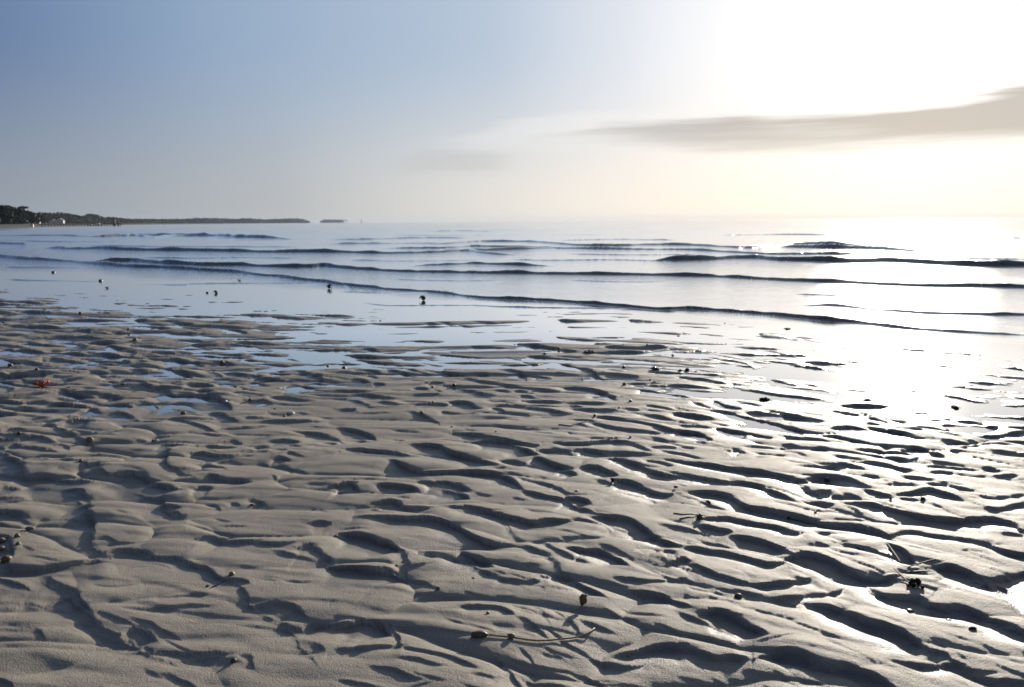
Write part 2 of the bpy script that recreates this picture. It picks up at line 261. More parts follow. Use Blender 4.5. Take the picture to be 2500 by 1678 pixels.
# ------------------------------------------------------------------ ripple crests of the sand
TILES = {'T3': (0, 550, 2.804), 'T4': (833, 500, 2.804), 'T5': (1666, 500, 2.801), 'T2': (380, 480, 4.492), 'T6': (0, 850, 2.804), 'T9': (833, 850, 2.804), 'T10': (1666, 850, 2.801),
         'B1': (0, 1200, 2.804), 'B2': (833, 1200, 2.804), 'B3': (1666, 1200, 2.801)}
def P(tile, x, y):
    a, b, s = TILES[tile]; return a+x/s, b+y/s
RIPPLES = {
'B3': '''50 1160,65 1300,75 1500,125 1700,165 1900,170 2100,170 2250,210 2300,250
55 400,75 520,85 700,125 850,160 1000,190 1200,215 1350,265 1400,290
35 1380,285 1500,262 1600,265 1700,285 1850,300 2050,330 2200,390 2336,420 2450,440
50 140,170 300,160 450,190 600,215 750,265 810,265
55 350,285 450,300 600,340 720,380 760,410
45 130,220 230,230 330,255
45 0,365 120,365 200,380 330,400 480,440 600,470 720,460
75 720,430 850,420 1000,445 1100,495 1200,540 1350,565 1430,560
40 0,480 120,500 250,545 400,590 490,620
60 490,620 620,610 750,600 880,565
60 640,715 750,705 850,690 980,665 1090,625
100 880,745 1000,770 1120,810 1250,870 1400,920 1500,970 1600,1030 1680,1090
85 1300,630 1380,680 1500,700 1620,720 1750,770 1950,800 2100,850 2250,910 2336,960 2480,1010
60 1420,350 1480,380 1560,440 1600,480
70 1700,500 1800,500 1900,530 2000,580 2060,610 2200,560 2336,530
35 2080,670 2200,690 2336,710 2450,715
110 150,840 250,820 350,850 450,910 540,950
75 -60,1050 0,1060 80,1090 180,1130 300,1140 420,1135
105 540,1130 650,1090 780,1110 900,1150 1000,1200 1150,1215 1280,1260 1400,1320 1480,1380
70 1500,1170 1650,1200 1750,1190 1900,1180 2000,1240 2150,1275 2336,1290 2450,1290
60 1690,1090 1800,1110 1860,1160
70 800,1290 900,1290 1050,1339 1150,1400
25 820,45 900,50 980,65
20 760,90 930,100 1000,100 1100,125 1180,140
15 1700,60 1800,110 1900,150 1980,170
30 2020,95 2150,105 2250,90 2336,85 2420,90
20 2180,265 2260,275 2336,285
18 1690,725 1760,660 1900,620
15 -20,585 30,590 90,600
15 1900,378 1990,382 2080,395
10 520,900 600,860 700,830
20 1000,0 1150,10 1250,30
18 1480,25 1600,35 1690,45
12 1690,985 1760,930 1850,900
26 430,960 470,1000 490,1100 480,1190
16 1940,910 2000,930 2050,965''',
'T10': '''35 1060,525 1150,515 1250,525 1380,535 1500,550
25 1780,495 1900,495 2050,505 2150,515
18 950,570 1050,575 1150,600 1250,615
25 1200,670 1350,672 1500,690 1620,710
40 1500,680 1580,665 1680,670 1760,700 1800,725
25 1280,700 1400,715 1500,730
30 1130,750 1250,755 1400,770 1550,795
34 800,785 900,780 1000,785 1100,775 1200,800 1250,820
45 -40,750 0,755 150,770 350,800 550,820 700,850 800,880 950,865 1100,875 1200,900
45 -40,835 0,840 150,870 350,890 500,910 650,970 740,1010
50 70,960 250,985 400,1040 550,1080 700,1110
35 -40,540 0,545 100,560 200,600
30 290,680 380,670 430,695
10 430,545 550,570 650,585 760,590
25 480,465 560,470 620,490
22 560,460 700,475 770,480
25 590,400 680,420 700,440
25 240,520 340,540 440,550
20 230,340 300,370 400,385
15 80,340 200,375 230,380
18 380,265 500,270 650,295 850,315 1000,335 1160,345
15 -30,175 0,180 150,190 300,215
12 230,150 400,155 550,175 700,215
12 440,125 640,135 800,140 1000,150 1150,190
15 -20,500 150,510 300,530
22 1640,765 1800,790 2000,805
22 2060,795 2130,805 2200,830
25 1700,820 1770,815 1850,830
27 1060,825 1200,850 1340,870
22 1380,905 1550,910 1630,920
22 1500,835 1650,860 1750,885
28 1680,905 1800,910 1900,935 2000,965
30 1220,940 1340,965 1440,990
38 1480,975 1600,960 1700,955 1780,980 1880,1020
25 1080,970 1200,995 1260,1020
25 830,1025 950,1030 1010,1045
35 780,900 850,930 900,960 1000,950
20 2130,850 2200,850 2300,855
20 1950,650 2100,630 2270,635
15 2160,685 2250,690 2320,695
25 2000,990 2120,1010 2250,1000 2336,990 2420,990
10 1900,570 2000,570 2150,570
18 880,670 940,665 1000,670
42 2300,1060 2380,1050 2460,1070
15 -30,650 0,655 100,665
15 700,640 740,638 780,650
14 80,610 130,615 180,625
9 1800,245 1970,235 2050,215 2250,215
10 2130,300 2250,310 2400,320
9 1840,985 1990,985 2120,995''',
'T9': '''50 480,655 620,662 700,680 800,710 950,745 1060,780
25 1080,740 1200,750 1350,780
55 900,620 1060,620 1200,650 1320,700
35 1340,680 1500,680 1620,710
55 350,755 450,790 600,820 800,825 1000,840 1100,870 1200,930
50 1330,730 1400,760 1500,790 1560,800
45 1640,790 1750,800 1900,850
25 1020,820 1080,800 1120,805
50 -60,940 0,925 60,915 130,960
50 250,925 400,930 500,960
70 530,900 700,895 800,920 880,950
60 680,940 770,960 860,1000
45 230,1050 350,1040 450,1080 600,1080
50 750,1095 900,1100 1100,1120
25 1200,880 1350,900 1480,930
35 1230,960 1340,980 1500,1010 1600,1060 1700,1090
40 1480,820 1550,825 1620,850
40 1470,625 1640,630 1800,615 1950,625
45 1640,670 1740,680 1800,700 1850,720
22 1700,500 1900,530 2100,545 2200,548
25 1770,455 1900,470 2100,500 2300,540
22 1640,400 1800,405 1950,410 2050,405
28 1510,245 1700,260 1850,300 1900,330
22 2080,265 2250,290 2336,300 2400,310
25 2060,740 2180,760 2280,790
45 1820,740 1900,740 2050,790 2200,840 2336,860 2400,870
55 1900,880 2000,900 2150,960 2250,970
15 1000,340 1120,345 1200,360
15 1080,370 1200,375 1250,385
30 740,350 850,355 900,380 960,385
18 480,365 600,360 740,370
22 680,415 780,425 950,425
18 0,395 50,398 110,400
18 150,380 200,378 260,385
20 580,220 640,215 700,220
20 510,250 560,252 600,262
15 890,290 980,292 1060,300
15 1060,275 1120,272 1190,285
15 1100,235 1200,245 1300,255
20 1200,270 1260,275 1330,290
18 1230,300 1310,310 1400,330
14 1310,180 1370,182 1430,190
8 1040,200 1130,195 1220,195
18 150,95 300,110 450,115 560,150
15 90,130 180,135 260,150
15 -30,88 60,90 120,95
10 360,40 500,70 600,90 760,130
12 920,165 960,163 1010,165
15 990,100 1060,100 1150,115
12 1150,45 1350,100 1500,130
18 -30,598 80,600 180,615
9 800,590 920,585 1070,580
20 1790,650 1900,640 2000,640 2110,690
15 2090,655 2220,655 2336,665
15 -40,698 50,700 120,710
14 210,225 250,220 300,230
10 1550,430 1610,428 1670,435
10 1360,450 1450,455 1540,465
18 2120,970 2230,965 2350,965
22 1440,935 1500,940 1570,980
12 1540,560 1640,570 1740,575
10 440,297 490,295 550,300''',
'B2': '''50 300,330 430,390 470,480 450,590
45 680,420 850,470 1000,540 1120,600
45 320,890 400,980 420,1060
45 1160,330 1300,370 1420,420 1480,500 1500,560
40 430,1050 600,1080 760,1130 900,1200
30 1000,120 1120,170 1200,260 1290,320
62 740,95 850,90 1000,115 1150,160 1300,195 1400,185 1540,185
75 220,165 400,180 550,175 700,200 830,250 930,300 1050,330 1200,335
100 40,275 180,290 300,330 420,380
30 540,395 600,400 650,440 800,440
40 1300,320 1400,330 1480,390 1560,430 1700,475
80 1570,380 1750,390 1850,430 1930,480
35 2000,375 2110,370 2200,400
40 2190,395 2240,390 2300,400
65 1740,150 1880,150 2000,180 2100,240 2200,300 2336,350
65 1370,580 1480,565 1600,610 1700,660 1780,710
50 1070,590 1180,610 1300,620 1400,600
100 -60,505 0,510 120,520 250,535 350,530 440,580
50 830,770 950,770 1050,790 1150,840
12 620,780 720,780 830,780
110 -60,900 0,890 100,870 250,890 330,950
55 -40,1070 150,1070 300,1050 420,1040
100 1880,1090 1960,1080 2100,1050 2250,1045 2350,1050
60 1700,1120 1850,1150 1980,1170 2080,1150
80 1660,1240 1720,1270 1850,1339 1950,1400
60 2230,490 2336,450 2400,455
35 1880,590 2000,595 2100,600 2336,580
55 1990,670 2150,690 2336,760 2400,790
85 830,400 900,430 1000,460 1050,500
10 2130,260 2230,250 2336,240
20 430,1100 520,1105 620,1130
20 1180,965 1240,965 1310,990
60 1540,25 1620,30 1700,60
10 1200,920 1320,925 1400,940''',
'B1': '''62 40,430 110,540 260,600 420,670 540,770 700,880 850,980 980,1090 1150,1160
50 1540,590 1640,660 1710,740 1730,800 1850,880 1960,960 2060,1060 2140,1130
50 600,40 640,180 620,260 660,350 760,420
40 1100,100 1180,150 1280,145
80 700,400 850,375 1000,390 1060,430 1200,450 1300,490 1420,510 1500,560 1570,610
60 1330,310 1450,290 1550,330 1700,345 1850,360 2030,350
85 1950,410 2100,370 2200,430 2310,490
100 60,500 200,510 330,500 500,470 720,430
100 300,560 400,600 500,660 560,720
65 160,740 300,740 400,710 500,690
35 -60,765 60,755 150,750
110 490,700 560,740 640,800
110 840,960 900,930 980,940 1090,1000
90 940,1080 1100,1080 1300,1110 1420,1110 1560,1100
75 1140,1170 1300,1150 1450,1130 1630,1150
90 1700,800 1850,770 2000,780 2090,850
100 1890,880 2000,930 2100,900 2250,885 2340,880
90 2020,1000 2120,1030 2210,1080
70 1570,600 1640,615 1710,645
70 530,40 600,90 640,160 650,250
30 420,0 480,5 550,20
60 1110,0 1130,60 1150,110 1230,140
35 1100,705 1250,710 1440,710
45 2110,210 2180,195 2260,200
20 2170,115 2210,108 2260,118
40 1720,30 1760,35 1800,55
60 -30,1260 20,1290 70,1339
70 -40,290 30,300 60,350 90,420
12 -40,990 150,965 300,940 500,945
9 1980,740 2150,715 2336,700
30 640,310 730,300 820,330
50 1620,1110 1700,1120 1750,1180''',
'T6': '''55 -20,640 60,690 120,790 200,870
50 560,950 620,1040 560,1120
45 1130,640 1150,720 1170,790 1300,850
45 540,770 640,800 760,860
40 650,880 760,900 900,950 1060,1000
32 820,440 960,470 1100,480
32 1380,400 1500,430 1640,470
30 300,500 420,540 560,600 640,690
80 150,860 300,860 450,880 560,880 650,890
40 220,760 380,750 510,770
35 410,810 470,815 540,830
70 -60,600 0,600 70,605
60 610,790 660,780 710,790
90 790,850 900,845 1000,880 1100,930 1210,950
25 1160,845 1230,840 1310,860
60 1320,950 1400,935 1480,940
55 1450,850 1580,880 1710,900
30 1160,820 1330,810 1460,820
35 1450,770 1500,755 1570,740
25 1270,765 1340,755 1420,760
35 1730,660 1790,650 1860,650
30 1630,700 1780,690 1860,700
45 1840,620 1950,610 2050,625
30 1470,625 1580,615 1660,630
50 1070,640 1140,630 1210,635
30 1850,680 1910,682 1970,690
50 1890,740 1940,735 1990,750
35 2200,630 2240,630 2290,640
25 2120,915 2180,912 2250,920
30 550,400 640,395 730,425
25 530,415 590,405 650,405
50 370,360 500,370 610,380
50 470,440 510,440 550,450
70 460,490 530,475 610,480
30 770,320 900,320 1010,325
30 720,310 780,315 840,330
35 1000,270 1150,275 1200,300 1340,300
35 940,360 1050,370 1110,390
40 770,370 830,368 910,375
50 1120,380 1250,395 1360,410
50 750,410 850,430 910,450
60 1330,310 1450,320 1550,360 1590,390
30 1350,280 1420,278 1490,290
18 1440,220 1600,220 1710,225
25 1070,180 1180,190 1290,200
25 850,200 930,210 1010,230
18 1110,210 1190,218 1260,230
35 1280,240 1360,235 1460,240
30 1720,215 1770,215 1830,230
20 1590,290 1640,285 1690,290
35 1750,190 1900,200 2060,210
40 2050,160 2180,180 2210,210
35 1870,260 2000,240 2100,250
50 1670,330 1800,340 1860,360
18 2040,420 2200,420 2310,430
15 2190,320 2250,318 2310,320
25 140,240 190,235 250,235
30 -30,240 20,240 70,245
30 410,200 460,202 510,210
10 600,215 720,210 850,215
22 640,150 690,152 750,160
25 180,355 270,352 360,360
50 0,420 50,425 90,440
22 290,625 340,618 390,620
20 150,580 200,572 250,575
22 970,715 1010,712 1070,720
40 70,530 120,535 170,550
40 1590,1040 1700,1050 1780,1030
20 2160,1095 2210,1095 2260,1100
50 10,930 60,930 110,940
70 430,940 520,950 570,1000
50 540,1050 600,1055 650,1075
50 1110,1060 1170,1065 1240,1080
25 40,60 150,90 310,100
25 190,80 270,95 360,110
25 370,60 450,75 530,100
20 790,80 850,75 910,80
20 930,70 970,70 1010,80
22 1330,100 1410,98 1490,100
20 1730,120 1820,115 1910,120
20 1530,75 1620,65 1710,70
18 1170,130 1220,122 1270,125
15 1340,145 1400,142 1480,145
15 1530,45 1700,30 1790,50
15 1990,95 2100,98 2210,105''',
}
def parse(spec, tile, z):
    out = []
    for ln in spec.strip().splitlines():
        w, *pts = ln.split(); pts = [P(tile, *map(float, p.split(','))) for p in pts]
        g = np.array([G(x, y, z) for x, y in pts]); a, b = g[1]-g[0], g[-1]-g[-2]; L_ = np.hypot(*(g[-1]-g[0]))*.17
        g = np.vstack([g[0]-a/np.hypot(*a)*L_, g, g[-1]+b/np.hypot(*b)*L_]) if z == 0 else g
        out.append((float(w)/TILES[tile][2], g))
    return out

def densify(pts, n=6):
    """Catmull-Rom through the traced points"""
    p = np.vstack([2*pts[0]-pts[1], pts, 2*pts[-1]-pts[-2]]); out = []
    for i in range(1, len(p)-2):
        for t in np.linspace(0, 1, n, endpoint=False):
            a, b, c, d = p[i-1], p[i], p[i+1], p[i+2]
            out.append(.5*((2*b)+(-a+c)*t+(2*a-5*b+4*c-d)*t*t+(-a+3*b-3*c+d)*t**3))
    out.append(pts[-1]); return np.array(out)

# ---- sand grid: fan around the viewer, fine inside the view and coarse outside
def rows(r0, r1, k, p):
    r = [r0]
    while r[-1] < r1: r.append(r[-1]+k*r[-1]**p)
    return np.array(r)
def fan(fine, inner, outer, n_in, n_out):
    a = np.concatenate([np.linspace(-outer, -inner, n_out, endpoint=False), np.linspace(-inner, inner, n_in), np.linspace(inner, outer, n_out+1)[1:]])
    return np.radians(a)
AZ = fan(0, 37, 95, 1500, 260); RR = rows(.45, 40, .00245, 1.35)
SX = RR[:, None]*np.sin(AZ)[None]; SY = RR[:, None]*np.cos(AZ)[None]
print('sand grid', SX.shape)

# base relief: height of the sand at photo columns, blended across azimuth
BASE = {
 -900: [(2000, .0), (760, .006), (640, .004), (600, .02)],
 -100: [(1700, .0), (830, .000), (775, -.006), (735, -.012), (690, -.019), (660, -.03), (635, -.09), (600, -.25)],
 200:  [(1700, .0), (850, -.001), (790, -.006), (750, -.0125), (710, -.018), (670, -.032), (640, -.10), (600, -.3)],
 500:  [(1700, .0), (890, -.002), (820, -.008), (770, -.012), (730, -.016), (695, -.03), (655, -.10), (600, -.3)],
 800:  [(1700, .0), (930, -.002), (880, -.009), (820, -.012), (775, -.0135), (735, -.02), (715, -.035), (680, -.1), (600, -.3)],
 1100: [(1700, .0), (950, .0), (900, -.008), (850, -.0128), (800, -.0135), (770, -.016), (745, -.03), (710, -.1), (600, -.3)],
 1500: [(1700, .0), (960, .0), (880, -.005), (850, -.005), (825, -.007), (795, -.011), (765, -.022), (735, -.1), (620, -.3)],
 1850: [(1700, .0), (1040, -.001), (985, -.005), (945, -.0085), (905, -.006), (860, -.008), (825, -.011), (795, -.026), (750, -.15), (620, -.3)],
 2250: [(1700, .0), (1120, -.001), (1060, -.005), (1010, -.0085), (950, -.008), (890, -.0085), (860, -.011), (835, -.028), (800, -.1), (620, -.3)],
 2700: [(1700, .0), (1180, -.001), (1080, -.007), (1000, -.0085), (930, -.009), (870, -.03), (830, -.1), (620, -.3)],
}
cols = []
for px, lst in BASE.items():
    v = ray(px, 900); a = math.atan2(v.x, v.y)
    lst = [(py, z-.009*min(max((1250-py)/220, 0), 1)) for py, z in lst]
    rr = [math.hypot(*G(px, py, z)) for py, z in lst]; zz = [z for _, z in lst]
    cols.append((a, np.interp(np.log(RR), np.log(rr), zz)))
ca = np.array([c[0] for c in cols]); cz = np.array([c[1] for c in cols])
BZ = np.empty_like(SX)
ii = np.clip(np.searchsorted(ca, AZ)-1, 0, len(ca)-2); tt = np.clip((AZ-ca[ii])/(ca[ii+1]-ca[ii]), 0, 1); tt = tt*tt*(3-2*tt)
BZ = (cz[ii].T*(1-tt)+cz[ii+1].T*tt)

# domain warp so edges are not ruler-smooth
s_ = np.clip(SY/3, .35, 1.6)
WX = SX+.016*fbm(SX*7, SY*7, 3)+.0016*fbm(SX*42, SY*42, 5, 2); WY = SY+.017*fbm(SX*7, SY*7, 11)+.0016*fbm(SX*42, SY*42, 13, 2)
def profile(u):
    sm = lambda t: (lambda c: c*c*(3-2*c))(np.clip(t, 0, 1))
    down = sm((u+.38)/.95); v = np.maximum(u-.66, 0); up = 1-np.exp(-v*v/(v+.5)/1.45)
    return -down*(1-up)+.48*np.exp(-(np.minimum(u, 0)/2.4)**2)*(1-sm((u+.38)/.8))*sm((u+4.5)/2)
ACC = np.zeros_like(SX); LIP = np.zeros_like(SX)
def carve(pts, W, D, X=WX, Y=WY, rr=RR, azs=AZ, prof=profile, acc=None, lip=None, taper=4.2, front=7.5):
    global ACC, LIP
    Wp, Dp = W, D; W = float(np.mean(Wp)); mg = float(np.max(Wp))*front
    mn = pts.min(0)-mg; mx = pts.max(0)+mg
    cx = np.array([mn[0], mx[0], mn[0], mx[0]]); cy = np.array([mn[1], mn[1], mx[1], mx[1]]); cy = np.maximum(cy, .02)
    a0, a1 = np.arctan2(cx, cy).min(), np.arctan2(cx, cy).max()
    rmin = max(.01, np.hypot(0 if mn[0] < 0 < mx[0] else min(abs(mn[0]), abs(mx[0])), max(mn[1], 0))); rmax = np.hypot(cx, cy).max()
    i0, i1 = np.searchsorted(rr, [rmin, rmax]); j0, j1 = np.searchsorted(azs, [a0, a1])
    if i1-i0 < 2 or j1-j0 < 2: return
    x = X[i0:i1, j0:j1]; y = Y[i0:i1, j0:j1]
    seg = np.diff(pts, axis=0); ln = np.hypot(seg[:, 0], seg[:, 1])+1e-9; cum = np.concatenate([[0], np.cumsum(ln)]); tot = cum[-1]
    soft = .28*W; D_ = []; best = np.full(x.shape, 1e9)
    for k in range(len(seg)):
        dx = x-pts[k, 0]; dy = y-pts[k, 1]; t = np.clip((dx*seg[k, 0]+dy*seg[k, 1])/ln[k]**2, 0, 1)
        ex = dx-t*seg[k, 0]; ey = dy-t*seg[k, 1]; d = np.sqrt(ex*ex+ey*ey)
        cr = (seg[k, 0]*dy-seg[k, 1]*dx)/ln[k]; D_.append((d, -np.sign(cr), cum[k]+t*ln[k])); best = np.minimum(best, d)
    wsum = 0; sd = 0; ss = 0
    for d, g, q_ in D_:
        wgt = np.exp(-(d-best)/soft); wsum = wsum+wgt; sd = sd+wgt*g*d; ss = ss+wgt*q_
    sd = sd/wsum; ss = ss/wsum
    s = ss/tot; amp = np.clip(taper*np.minimum(s, 1-s), 0, 1); amp = amp*amp*(3-2*amp)
    for e, g in ((0, -1), (-1, 1)):
        tx, ty = seg[e]/ln[e]*g; q_ = pts[e]; ov = (x-q_[0])*tx+(y-q_[1])*ty; near_end = (s < .5) if e == 0 else (s >= .5)
        amp = np.where(near_end, amp*np.clip(1-ov/(.9*W), 0, 1), amp)
    t = sd; Wv = np.interp(ss, cum, Wp) if np.ndim(Wp) else W; Dv = np.interp(ss, cum, Dp) if np.ndim(Dp) else D
    Wl = Wv*(.22+.78*amp); h = Dv*amp*prof(t/Wl)
    if acc is not None:
        acc[i0:i1, j0:j1] = np.maximum(acc[i0:i1, j0:j1], h); return
    neg = np.minimum(h, 0); ACC[i0:i1, j0:j1] += np.abs(neg)**3
    LIP[i0:i1, j0:j1] = np.maximum(LIP[i0:i1, j0:j1], np.maximum(h, 0))

DK = .26
for tile, spec in RIPPLES.items():
    for w, pts in parse(spec, tile, 0.0):
        left = tile in ('B1', 'T6'); d = np.hypot(*pts.mean(0)); W = w*(.72 if left else .84)*d/F/(.20+H/d); W = min(W, .12)
        carve(densify(pts, 3), W, min((.21 if left else .30)*W, .024))
# finer crests threading between them
def flow(x, y): return -29-15*math.tanh((x-.1)/.8)
rng = random.Random(41)
for _ in range(2600):
    px = rng.uniform(-700, 3200); py = rng.uniform(850, 1900); x, y = G(px, py); d = math.hypot(x, y)
    if rng.random() > .55*min(1, (1250/py)**1.5): continue
    if px < 1150 and py > 1080 and rng.random() > .35: continue
    W = rng.uniform(.0045, .013)*(d/1.6)**.6; ln = W*rng.uniform(9, 24); a = math.radians(rng.gauss(flow(x, y), 9)); bend = rng.gauss(0, .3); pts = []
    cx, cy = x, y
    for k in range(6):
        pts.append((cx, cy)); cx += math.cos(a)*ln/6; cy += math.sin(a)*ln/6; a += bend*.3+rng.gauss(0, .10)
    carve(densify(np.array(pts), 2), W, .27*W, front=5, taper=2.6)
# the smaller ripples of the beach beyond the traced ones
rng = random.Random(5)
def in_traced(px, py): return py > 905 or (py > 880 and px < 1700)
cnt = 0
for _ in range(9000):
    px = rng.uniform(-500, 3000); py = 552+rng.uniform(100, 1300)**1.0
    if in_traced(px, py) and -20 < px < 2520 and (py > 1120 or rng.random() > .45): continue
    if py > 1500: continue
    x, y = G(px, py); d = math.hypot(x, y)
    prob = 1 if py < 1000 else .25*1000/py
    if px > 1750 and 790 < py < 1000: prob *= .55
    if rng.random() > prob*.42: continue
    W = rng.uniform(.014, .044)*(d/4)**.65; ln = W*rng.uniform(7, 20)
    a = math.radians(rng.gauss(-22-10*(px > 1600), 11)); n = 6; pts = []
    bend = rng.gauss(0, .35)
    cx, cy = x, y
    for k in range(n):
        pts.append((cx, cy)); cx += math.cos(a)*ln/n; cy += math.sin(a)*ln/n; a += bend*.4+rng.gauss(0, .12)
    carve(densify(np.array(pts), 2), W, min(.27*W, .020), front=5, taper=2.8); cnt += 1
print('bg ripples', cnt)
RIP = -.030*np.tanh(ACC**(1/3.)/.030) + LIP
# low swells, small lumps aligned with the ripples
ca_, sa_ = math.cos(math.radians(-30)), math.sin(math.radians(-30))
th_ = np.radians(-29-13*np.tanh((SX-.1)/.9)); U = SX*np.cos(th_)+SY*np.sin(th_); V = -SX*np.sin(th_)+SY*np.cos(th_)
far = np.clip((np.hypot(SX, SY)-2.2)/3, 0, 1)
SW = .0055*fbm(U*2.2, V*4.5, 21, 3)*(.6+far*.8)+.0042*fbm(U*4.2, V*9.5, 27, 2)*np.clip(1.6-far, .4, 1)+.0013*fbm(U*9, V*22, 31, 3)+.00045*fbm(U*25, V*85, 41, 3)+far*.0022*fbm(U*5, V*13, 51, 3)
def saw(lam, seed_, wa=.9):
    ph = V/lam+wa*fbm(U/(5*lam), V/(2.6*lam), seed_, 3)+.16*fbm(U/(1.1*lam), V/(.8*lam), seed_+3, 2)
    f = ph-np.floor(ph); up_ = np.clip(f/.24, 0, 1); up_ = up_*up_*(3-2*up_); dn = np.clip((f-.24)/.76, 0, 1)
    return up_*(1-dn**1.4)
rg0 = np.hypot(SX, SY)
mk = lambda lam, sd, lo: np.clip((fbm(U/(4*lam), V/(2.0*lam), sd, 3)-lo)*3.2, 0, 1)
ntr = np.clip((rg0-2.6)/1.0, 0, 1)
def cells(u, v, seed_):
    # interlocking puffy lobes split by narrow winding channels: F2-F1 of jittered cells
    ui = np.floor(u); vi = np.floor(v); f1 = np.full(u.shape, 9.); f2 = np.full(u.shape, 9.)
    for a in (-1, 0, 1):
        for b in (-1, 0, 1):
            cu, cv_ = ui+a, vi+b; n = (cu.astype(np.int64)*374761393+cv_.astype(np.int64)*668265263+seed_*1442695041) & 0xffffffff
            n = ((n ^ (n >> 13))*1274126177) & 0xffffffff; n = n ^ (n >> 16)
            jx = (n & 0xffff)/65535.; jy = ((n*2246822519 >> 8) & 0xffff)/65535.
            d = np.sqrt((u-cu-.08-.84*jx)**2+(v-cv_-.08-.84*jy)**2); m = d < f1
            f2 = np.where(m, f1, np.minimum(f2, d)); f1 = np.where(m, d, f1)
    return f2-f1
wu = .22*fbm(U*5, V*8, 401, 2); wv = .30*fbm(U*4, V*7, 405, 2)
c1 = cells(U/.27+wu*1.2, V/.155+wv*1.1, 7); c2 = cells(U/.46+wu, V/.23+wv, 9)
pf = lambda c, k: (1-np.exp(-c*k))
m1_ = np.clip(.75+.9*fbm(SX*1.6, SY*1.6, 411, 2), .15, 1.25); m2_ = np.clip(.8+.9*fbm(SX*.8, SY*.8, 413, 2), .2, 1.3)
PUFF = .0088*(pf(c1, 4.5)-.75)*m1_*np.clip(1.5-ntr*.6, .5, 1.2)+(.0030+.0075*ntr)*(pf(c2, 4)-.75)*m2_
SAW = (.0022+.0020*ntr)*saw(.095, 301, 1.2)*mk(.095, 311, -.3)+ntr*.0075*saw(.20, 321)*mk(.20, 331, -.25)+.013*np.clip((rg0-4.2)/1.5, 0, 1)*saw(.42, 341)*mk(.42, 351, -.1)
SW = SW+SAW+PUFF-.0015-.0030*ntr-.003*np.clip((rg0-4.2)/1.5, 0, 1)
SZ = BZ+RIP+SW
fk = np.clip((BZ+.055)/.025, .25, 1); SZ = BZ+(RIP+SW)*fk
azd = np.degrees(AZ)[None]; dry_r = 3.5-.9*np.clip((azd-2)/10, 0, 1)
lo_ = WL+.0015; kd = np.clip((dry_r-rg0)/.35, 0, 1); soft_ = lo_+.004*np.exp(np.clip((SZ-lo_)/.004-1, -8, 0)); SZ = np.where(SZ < lo_+.004, SZ*(1-kd)+soft_*kd, SZ)
over = SZ-WL
wet = 1-np.clip((over+.0005)/.0075, 0, 1); wet = wet*wet*(3-2*wet)*(1-.75*kd)
azd = np.degrees(AZ)[None]; rg = np.hypot(SX, SY)
wet = np.maximum(wet, .62*np.clip((-RIP-.0012)/.006, 0, 1))  # damp troughs; the darker colour also deepens the shade in them
reg = np.clip((azd-6)/12, 0, 1)*np.clip((rg-2.7)/.9, 0, 1)      # the low ground on the right stays soaked
patch = fbm(SX*1.1, SY*1.1, 77, 3)
wet = np.clip(np.maximum(np.maximum(wet, reg*(.58+.5*patch)), .10+.12*fbm(SX*1.7, SY*1.7, 91, 3)), 0, 1)
beach = grid_mesh('beach', SX, SY, SZ, MT['sand'], {'wet': wet}); beach['kind'] = 'structure'

def ground(x, y):
    a = math.atan2(x, y); r = math.hypot(x, y)
    i = min(max(int(np.searchsorted(RR, r)), 1), len(RR)-1); j = min(max(int(np.searchsorted(AZ, a)), 1), len(AZ)-1)
    fr = (r-RR[i-1])/(RR[i]-RR[i-1]); fa = (a-AZ[j-1])/(AZ[j]-AZ[j-1])
    z = (SZ[i-1, j-1]*(1-fa)+SZ[i-1, j]*fa)*(1-fr)+(SZ[i, j-1]*(1-fa)+SZ[i, j]*fa)*fr
    return float(max(z, WL-.004))
def on(tile, x, y):            # where the ray through that spot of the photo meets the sand
    px, py = P(tile, x, y) if tile else (x, y)
    v = ray(px, py); z = 0
    for _ in range(6): t = (z-H)/v.z; z = ground(v.x*t, v.y*t)
    return Vector((v.x*t, v.y*t, z)), math.hypot(v.x*t, v.y*t)

